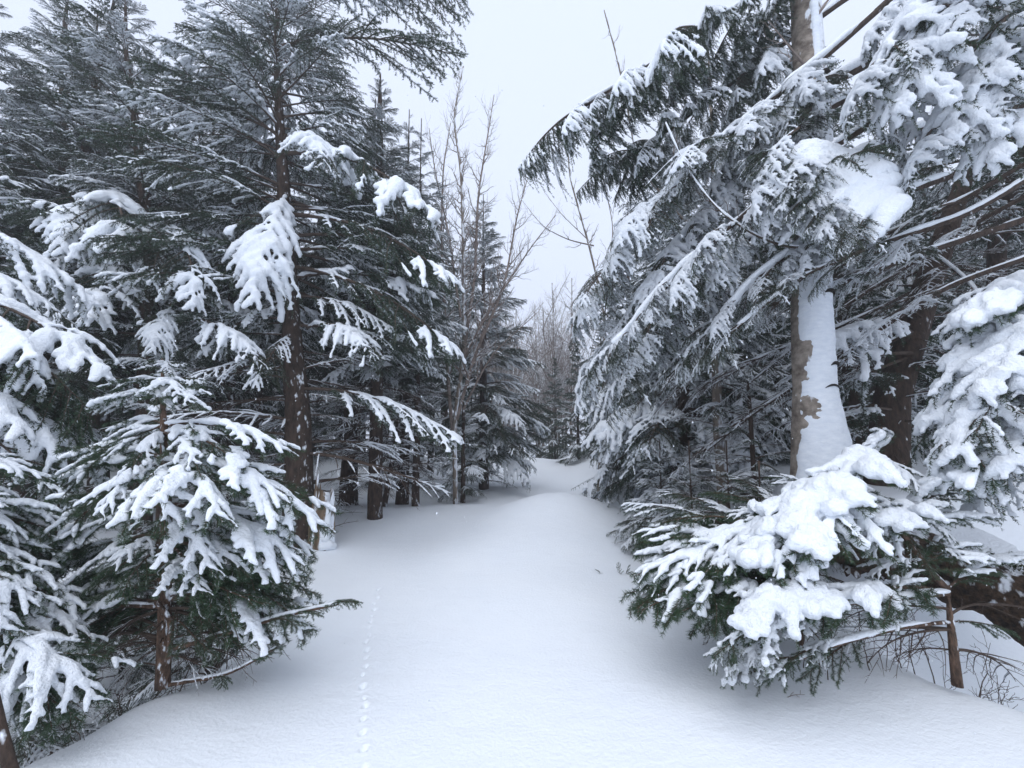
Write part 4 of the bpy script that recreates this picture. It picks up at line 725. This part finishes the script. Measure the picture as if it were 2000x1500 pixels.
q2 = fir('fir_sapling', 'arched fir sapling heaped with snow in front of the birch foot', [(1556, 1185, D), (1556, 1100, D), (1580, 1020, D), (1640, 960, D), (1715, 870, D), (1742, 845, D), (1722, 835, D-.1)], .02, [
    ((1640, 960, D), (1745, 848, D-.05), 'fir_buried', 0, .6), ((1560, 1060, D), (1640, 915, D-.3), 'fir_buried', 0, .8), ((1620, 975, D-.05), (1725, 850, D-.1), 'fir_buried', 0, .7), ((1745, 850, D-.05), (1705, 842, D-.1), 'fir_buried', 0, .8),
    ((1600, 1000, D), (1470, 1110, D-.6), 'fir_buried', .0, 1), ((1600, 1000, D), (1520, 1130, D-.7), 'fir', 0, 1), ((1600, 1010, D), (1560, 1140, D-.7), 'fir_lumpy', 0, .7),
    ((1556, 1060, D), (1400, 1050, D-.1), 'fir', 0, 1), ((1556, 1090, D), (1300, 1080, D-.1), 'fir', 0, .9), ((1556, 1100, D), (1245, 1125, D-.3), 'fir', 0, .9), ((1556, 1110, D), (1350, 1130, D-.4), 'fir_sparse', 0, 1), ((1556, 1130, D), (1235, 1185, D-.35), 'fir_sparse', 0, .9), ((1556, 1125, D), (1420, 1190, D-.5), 'fir_sparse'), ((1556, 1030, D), (1440, 990, D+.2), 'fir', 0, 1), ((1570, 1020, D), (1420, 1010, D), 'fir', 0, .9),
    ((1640, 960, D), (1780, 1010, D-.5), 'fir', 0, 1), ((1660, 940, D), (1720, 1070, D-.6), 'fir', 0, .9), ((1600, 1000, D), (1660, 1100, D-.5), 'fir', 0, .9), ((1556, 1120, D), (1700, 1160, D-.2), 'twiggy'), ((1556, 1140, D), (1640, 1180, D-.3), 'twiggy'), ((1556, 1150, D), (1460, 1200, D), 'twiggy'), ((1556, 1150, D), (1350, 1190, D+.1), 'twiggy')])
for a, b, k, sy in [((1540, 1150, D), (1238, 1192, D-.4), 'fir', .9), ((1500, 1140, D-.1), (1300, 1215, D-.5), 'fir_sparse', 1.), ((1450, 1110, D-.1), (1240, 1150, D-.2), 'fir', .9), ((1500, 1090, D), (1240, 1040, D+.2), 'fir', .9), ((1480, 1060, D+.1), (1215, 985, D+.7), 'spruce_mid', .9), ((1520, 1060, D+.1), (1290, 960, D+.6), 'spruce_mid', .9), ((1556, 1150, D), (1380, 1230, D-.4), 'fir_sparse', 1.), ((1560, 1030, D), (1430, 930, D+.4), 'spruce_mid', 1.), ((1600, 985, D), (1560, 1080, D-.7), 'fir_buried', 1.1), ((1620, 975, D), (1500, 1050, D-.5), 'fir_lumpy', 1.1), ((1650, 950, D), (1610, 1060, D-.7), 'fir', 1.2), ((1580, 1020, D), (1400, 1120, D-.45), 'fir', 1.1), ((1565, 1040, D), (1330, 1110, D-.25), 'fir', 1.), ((1556, 1080, D), (1270, 1150, D-.3), 'fir', .9), ((1556, 1050, D), (1290, 1020, D+.3), 'fir_sparse', 1.1), ((1560, 1030, D), (1380, 960, D+.5), 'fir_sparse', 1.1), ((1620, 970, D), (1500, 930, D+.3), 'fir', 1.), ((1690, 900, D), (1640, 1010, D-.6), 'fir_buried', 1.1), ((1700, 890, D), (1800, 960, D-.4), 'fir', 1.), ((1556, 1130, D), (1440, 1170, D-.6), 'fir', .9), ((1556, 1090, D), (1250, 1060, D+.2), 'fir_sparse', 1.)]:
    bough(k, q2, at(*a), at(*b), random.uniform(-.15, .15), sy)
for a, b, k, sy in [((1740, 1176, 2.8), (1900, 1060, 2.9), 'fir', .9), ((1850, 1150, 2.87), (2010, 1080, 2.8), 'fir', .9), ((1760, 1040, 2.95), (1940, 1010, 2.9), 'fir', .9), ((1770, 1010, 3.), (1900, 950, 3.), 'fir', .9), ((1760, 1040, 2.95), (1880, 1090, 2.8), 'fir', 1.), ((1760, 1040, 2.95), (1820, 1130, 2.75), 'fir_sparse', 1.), ((1850, 1150, 2.87), (1960, 1120, 2.8), 'fir_sparse', 1.), ((1800, 1095, 2.87), (1700, 1130, 2.8), 'fir', 1.), ((1858, 1215, 2.87), (1990, 1240, 2.8), 'fir_sparse', 1.), ((1800, 1170, 2.85), (1690, 1215, 2.75), 'fir', 1.), ((1700, 1240, 2.8), (1560, 1330, 2.75), 'fir_sparse', 1.), ((1640, 1250, 2.7), (1480, 1345, 2.68), 'fir', .9), ((1740, 1176, 2.8), (1580, 1210, 2.5), 'fir_buried', 1.), ((1680, 1182, 2.75), (1500, 1190, 2.7), 'fir', 1.), ((1620, 1186, 2.7), (1440, 1230, 2.45), 'fir_buried', 1.), ((1800, 1170, 2.85), (1650, 1150, 2.8), 'fir_sparse', 1.), ((1600, 1195, 2.7), (1400, 1285, 2.5), 'fir_lumpy', .9), ((1560, 1285, 2.7), (1412, 1335, 2.68), 'fir_lumpy', .9)]:
    bough(k, q1, at(*a), at(*b), random.uniform(-.15, .15), sy)
limb(q2, [(1600, 1000, D), (1680, 1010, D-.1), (1775, 1000, D-.25)], .012, .006, (('fir', 1),), 3, .2, 24, start=.4, snow=.02, wood=M_BARKRED)
for a, b, k, sy in [((1770, 1030, 3.0), (1845, 925, 2.9), 'fir_buried', 1.1), ((1765, 1000, 3.), (1770, 1040, 2.6), 'fir_buried', 1.2), ((1770, 1000, 3.), (1850, 990, 2.75), 'fir_buried', 1.2), ((1770, 1000, 3.), (1730, 990, 2.8), 'fir_lumpy', 1.), ((1770, 1000, 3.), (1870, 1060, 2.8), 'fir', 1), ((1770, 1000, 3.), (1700, 1090, 2.8), 'fir', 1)]: bough(k, q2, at(*a), at(*b), 0, sy)
D = 3.1
t_ = []
P = at(2150, 560, D)
for a, b, k, sy in [((2150, 540, D), (1860, 645, D-.1), 'spruce_heavy', 1.3), ((2150, 560, D), (1910, 640, D-.3), 'fir_buried', .6), ((2150, 580, D), (1850, 720, D-.1), 'spruce_heavy', 1.3), ((2150, 600, D), (1800, 850, D), 'spruce_heavy', 1.2), ((2150, 640, D), (1880, 900, D-.4), 'spruce_heavy', 1.2), ((2150, 660, D), (1840, 970, D-.2), 'spruce_heavy', 1.2), ((2150, 700, D), (1960, 940, D-.5), 'spruce_heavy', 1.3), ((2150, 720, D), (1820, 800, D+.1), 'spruce_mid', 1.2), ((2150, 560, D), (1950, 760, D-.5), 'spruce_heavy', 1.3), ((2150, 600, D), (1890, 780, D-.4), 'spruce_heavy', 1.2), ((2150, 640, D), (1930, 850, D-.5), 'spruce_heavy', 1.2), ((2100, 690, D), (1850, 880, D-.3), 'spruce_heavy', 1.1), ((2100, 760, D), (1880, 960, D-.4), 'fir_lumpy', .8), ((2150, 800, D), (1920, 1000, D-.2), 'spruce_mid', 1.)]:
    t_.append((a, b, k, 0, sy))
fir('spruce_tree', 'young spruce buried under heavy lumps of snow at the right edge', [(2150, 1250, D), (2150, 900, D), (2150, 480, D)], .05, t_, cat='spruce tree', mat_=M_BARK)
# ------------------------------------------------------------------ brush, seedlings, twigs
def brush(name, label, spots, seed, h=.6, m=M_TWIG, cat='bare shrub', side=.22):
    r = np.random.default_rng(seed); b0 = hit(*spots[0]) if len(spots[0]) == 2 else at(*spots[0]); root = empty(name, tuple(b0)); tag(root, label, cat)
    for s_ in spots:
        p = hit(*s_) if len(s_) == 2 else at(*s_); p[2] = min(p[2], gz(p[0], p[1]))-.02; d = np.array([r.normal(0, .35), r.normal(0, .3), 1.]); l_ = h*r.uniform(.6, 1.2); q = np.linspace(0, 1, 8)[:, None]
        Q = p+d*l_*q+np.cumsum(r.normal(0, .012, (8, 3)), 0)-b0; acc = Acc(); sac = []; bare_limbs(r, Q, .005*h/.6+.001, side, 2, acc, sac, .2, .09); b = obj('stem', acc.mesh('stem', [m]), root)
    return root
brush('bare_shrub', 'tangle of thin bare twigs under the bent sapling at the right front', [(1700, 1250, 3.1), (1620, 1230, 3.3), (1760, 1270, 3.2), (1660, 1200, 3.5), (1560, 1210, 3.4)], 1, .45)
brush('bare_shrub', 'thin dark twigs rising in the hollow beneath the fallen log', [(1930, 1290, 3.2), (1890, 1260, 3.4), (1960, 1300, 3.1), (1840, 1230, 3.5), (1900, 1300, 3.), (1980, 1280, 3.2), (1940, 1260, 3.3), (1780, 1230, 3.4), (1820, 1260, 3.2), (1990, 1310, 3.)], 2, .55)
brush('bare_shrub', 'dark bare twigs against the bright bank between birch and right edge', [(1850, 900, 4.9), (1810, 905, 5.), (1880, 900, 4.8), (1780, 900, 5.1)], 3, .7)
brush('bare_shrub', 'upright fine twigs crossing the snow on top of the fallen log', [(1880, 1010, 3.3), (1930, 1000, 3.3), (1970, 1020, 3.2)], 4, .5)
brush('bare_shrub', 'loose bare twigs between the arched sapling and the resting lower limbs', [(1500, 1200, 3.2), (1420, 1190, 3.4), (1560, 1230, 3.1), (1380, 1160, 3.6), (1600, 1240, 3.)], 14, .35)
brush('bare_shrub', 'snow-specked bare brush at the foot of the bank beside the trail', [(1310, 990, 5.4), (1350, 985, 5.4), (1400, 985, 5.2), (1440, 990, 5.2), (1330, 970, 5.8), (1480, 1000, 4.8)], 5, .6)
brush('bare_shrub', 'bare brown twigs in the hollow beside the small fir trunk', [(280, 1330, 2.8), (230, 1340, 2.7), (350, 1300, 2.9), (110, 1330, 2.9), (180, 1360, 2.6), (250, 1300, 2.9), (200, 1290, 3.), (410, 1270, 3.), (450, 1250, 3.1), (150, 1280, 3.)], 6, .4)
for i, (u, v, d_) in enumerate([(1175, 1120, (-.5, .0, .35)), (1212, 1122, (-.15, 0, 1)), (1222, 1122, (.4, 0, .8))]):
    p = hit(u, v); root = empty('fir_seedling', tuple(p)); tag(root, ['flat-lying leftmost of three fir seedling tips poking through the trail snow', 'upright tallest fir seedling tip poking through the trail snow', 'right-leaning fir seedling tip next to the upright one in the trail snow'][i], 'fir seedling', 'fir seedling tips in the trail snow')
    bough('fir_sparse', root, p-np.array([0, 0, .02]), p+np.array(d_)*.13, 0, 1); bough('fir_sparse', root, p-np.array([0, 0, .01]), p+np.array([d_[0]+.5, -.2, d_[2]*.5])*.09, 0, 1)
a0 = hit(1530, 1362); acc = Acc(); r = np.random.default_rng(5); bare_limbs(r, smooth_path(np.array([[0, 0, -.01], [.06, -.01, .02], [.13, 0, .015]]), 8), .003, .06, 1, acc, None, .3, .03)
tag(obj('fallen_twig', acc.mesh('fallen_twig', [M_BARETWIG]), loc=a0), 'tiny reddish twig tip poking out of the smooth snow at the right front', 'twig')
# ------------------------------------------------------------------ the wood behind
pts_ = []
def place(x, y, dmin):
    if any((x-a)**2+(y-b)**2 < dmin*dmin for a, b in pts_): return False
    pts_.append((x, y)); return True
for o in list(sc.collection.objects):
    if o.parent is None and o.get('category') in ('spruce tree', 'birch'): pts_.append((o.location.x, o.location.y))
R_ = random.Random(5); nL = nR = 0
GL, GR = 'spruces of the wood left of the trail', 'spruces of the wood right of the trail'
for tries in range(4000):
    y = R_.uniform(5.5, 27); x = R_.uniform(-1.2*y-2, 1.2*y+2); lim = 3.7 if y < 12 else 2.3 if y < 19 else 1.6
    if y > 15.5 and abs(x-.7) < 3.1: continue
    if x < 0:
        if x > -lim-.6*(y < 9) or nL >= 80: continue
        if not place(x, y, .95): continue
        nL += 1; far_tree(x, y, R_.choice([0, 1, 1, 2]), R_.uniform(.8, 1.2), 'snow-dusted spruce in the dim wood behind the front trees left of the trail', GL)
    else:
        if x < (5.6 if y < 7 else 3.6 if y < 12 else 2.5) or nR >= 52: continue
        if not place(x, y, 1.3): continue
        nR += 1; far_tree(x, y, R_.choice([0, 1, 1, 2]), R_.uniform(.75, 1.15), 'snow-dusted spruce in the wood behind the birch, right of the trail', GR)
far_tree(2.1, 21, 3, 1.25, 'small snow-white spruce at the end of the trail, right side', None); far_tree(2.2, 25.5, 3, .8, 'narrow spruce at the far end straight beyond the trail crest', None)
far_tree(2.6, 17, 3, 1.15, 'bushy snow-white spruce at the trail bend on the right', None); far_tree(-1.7, 17.5, 3, 1.1, 'low snow-white spruce on the left where the trail disappears', None); far_tree(-.9, 28, 3, .8, 'far spruce behind the bare thicket left of the trail end', None)
# bare trees closing the view at the end of the trail
protos = []
for i, (u, dist, H) in enumerate([(985, 20, 6.5), (1004, 21, 7), (1022, 22, 6), (1050, 27, 8.5), (1080, 26, 8.), (1105, 24, 7.), (1062, 31, 10)]):
    b = at(u, 880, dist); b[2] = gz(b[0], b[1])-.1; r = np.random.default_rng(300+i); tp_ = b+np.array([r.normal(0, .3), 0, H]); m1 = (b+tp_)/2+r.normal(0, .12, 3)
    st2 = [([b, m1, tp_], .05+.02*(i > 2))]+[([b+(tp_-b)*f, b+(tp_-b)*(f+.15)+np.array([r.normal(0, .6), r.normal(0, .5), .2]), b+(tp_-b)*(f+.4)+np.array([r.normal(0, 1.1), r.normal(0, .8), .3])], .03) for f in (.2, .3, .38, .45, .55)]
    lb = ['first of the thin brown trunks left of the trail end', 'second thin brown trunk from the left at the trail end', 'third thin brown trunk, nearest the trail crest on its left'][i] if i < 3 else 'leafless brownish tree in the thicket closing the view beyond the trail crest'
    bare_tree('bare_tree', lb, [(np.array(p_), r_) for p_, r_ in st2], 300+i, group=None if i < 3 else 'bare trees beyond the trail crest', side=1.1, lv=2, every=.2, snow=.014)
bt = [o for o in sc.collection.objects if o.get('group') == 'bare trees beyond the trail crest']
for k in range(40):
    src = bt[k % len(bt)]; y = R_.uniform(22, 42); x = .7+R_.uniform(-.13, .13)*y; n_ = src.copy(); sc.collection.objects.link(n_); n_.location = (x, y, gz(x, y)-.1); s_ = R_.uniform(.95, 1.3)*(.62+y/75); n_.scale = (s_, s_, s_); n_.rotation_euler = (0, 0, R_.uniform(0, 6.28))
    for ch in src.children:
        c = ch.copy(); sc.collection.objects.link(c); c.parent = n_
        for g2 in ch.children: e = g2.copy(); sc.collection.objects.link(e); e.parent = c
# far wood
acc = Acc()
for k in range(46):
    y = R_.uniform(34, 60); x = R_.uniform(-70, 70)
    far_tree(x, y, R_.choice([0, 2]), R_.uniform(1., 1.3), 'distant snowy spruce far back in the wood' , 'distant spruces far back in the wood') if abs(x) < 1.25*y and k < 30 else None
# falling snow
rr = np.random.default_rng(77); acc = Acc(); ico = np.array([[1, 0, 0], [-1, 0, 0], [0, 1, 0], [0, -1, 0], [0, 0, 1], [0, 0, -1.]]); fi = np.array([[0, 2, 4], [2, 1, 4], [1, 3, 4], [3, 0, 4], [2, 0, 5], [1, 2, 5], [3, 1, 5], [0, 3, 5]])
for i in range(1500):
    y = rr.uniform(1.6, 12); c = np.array([rr.uniform(-1.2, 1.2)*y, y, rr.uniform(.2, 1.5+y)])
    if c[2] < gz(c[0], c[1]): continue
    acc.add(c+ico*rr.uniform(.0018, .0042)*np.array([1, 1, 1.5]), fi)
tag(obj('falling_snow', acc.mesh('falling_snow', [M_SNOW])), 'sparse white snowflakes drifting down through the air', 'snowfall', kind='stuff')
print('OBJECTS', len(sc.collection.objects), 'tris', sum(len(m.polygons)*(2 if len(m.polygons) and m.polygons[0].loop_total == 4 else 1) for m in bpy.data.meshes))

HZ = .0065
m = bpy.data.materials.new('air'); m.use_nodes = True; n = m.node_tree; n.nodes.remove(n.nodes['Principled BSDF']); v = n.nodes.new('ShaderNodeVolumePrincipled'); v.inputs['Color'].default_value = (.93, .95, 1, 1); v.inputs['Density'].default_value = float(HZ); v.inputs['Anisotropy'].default_value = .2
n.links.new(v.outputs[0], [x for x in n.nodes if x.type == 'OUTPUT_MATERIAL'][0].inputs['Volume'])
if float(HZ) > 0:
    a = np.array([[x, y, z] for x in (-90, 90) for y in (-8, 90) for z in (-4.2, 16.5)], float); f = [(0, 1, 3, 2), (4, 6, 7, 5), (0, 4, 5, 1), (2, 3, 7, 6), (0, 2, 6, 4), (1, 5, 7, 3)]
    tag(obj('haze', mesh('haze', a, f, [m], None, False)), 'pale air full of fine falling snow', 'haze', kind='stuff')
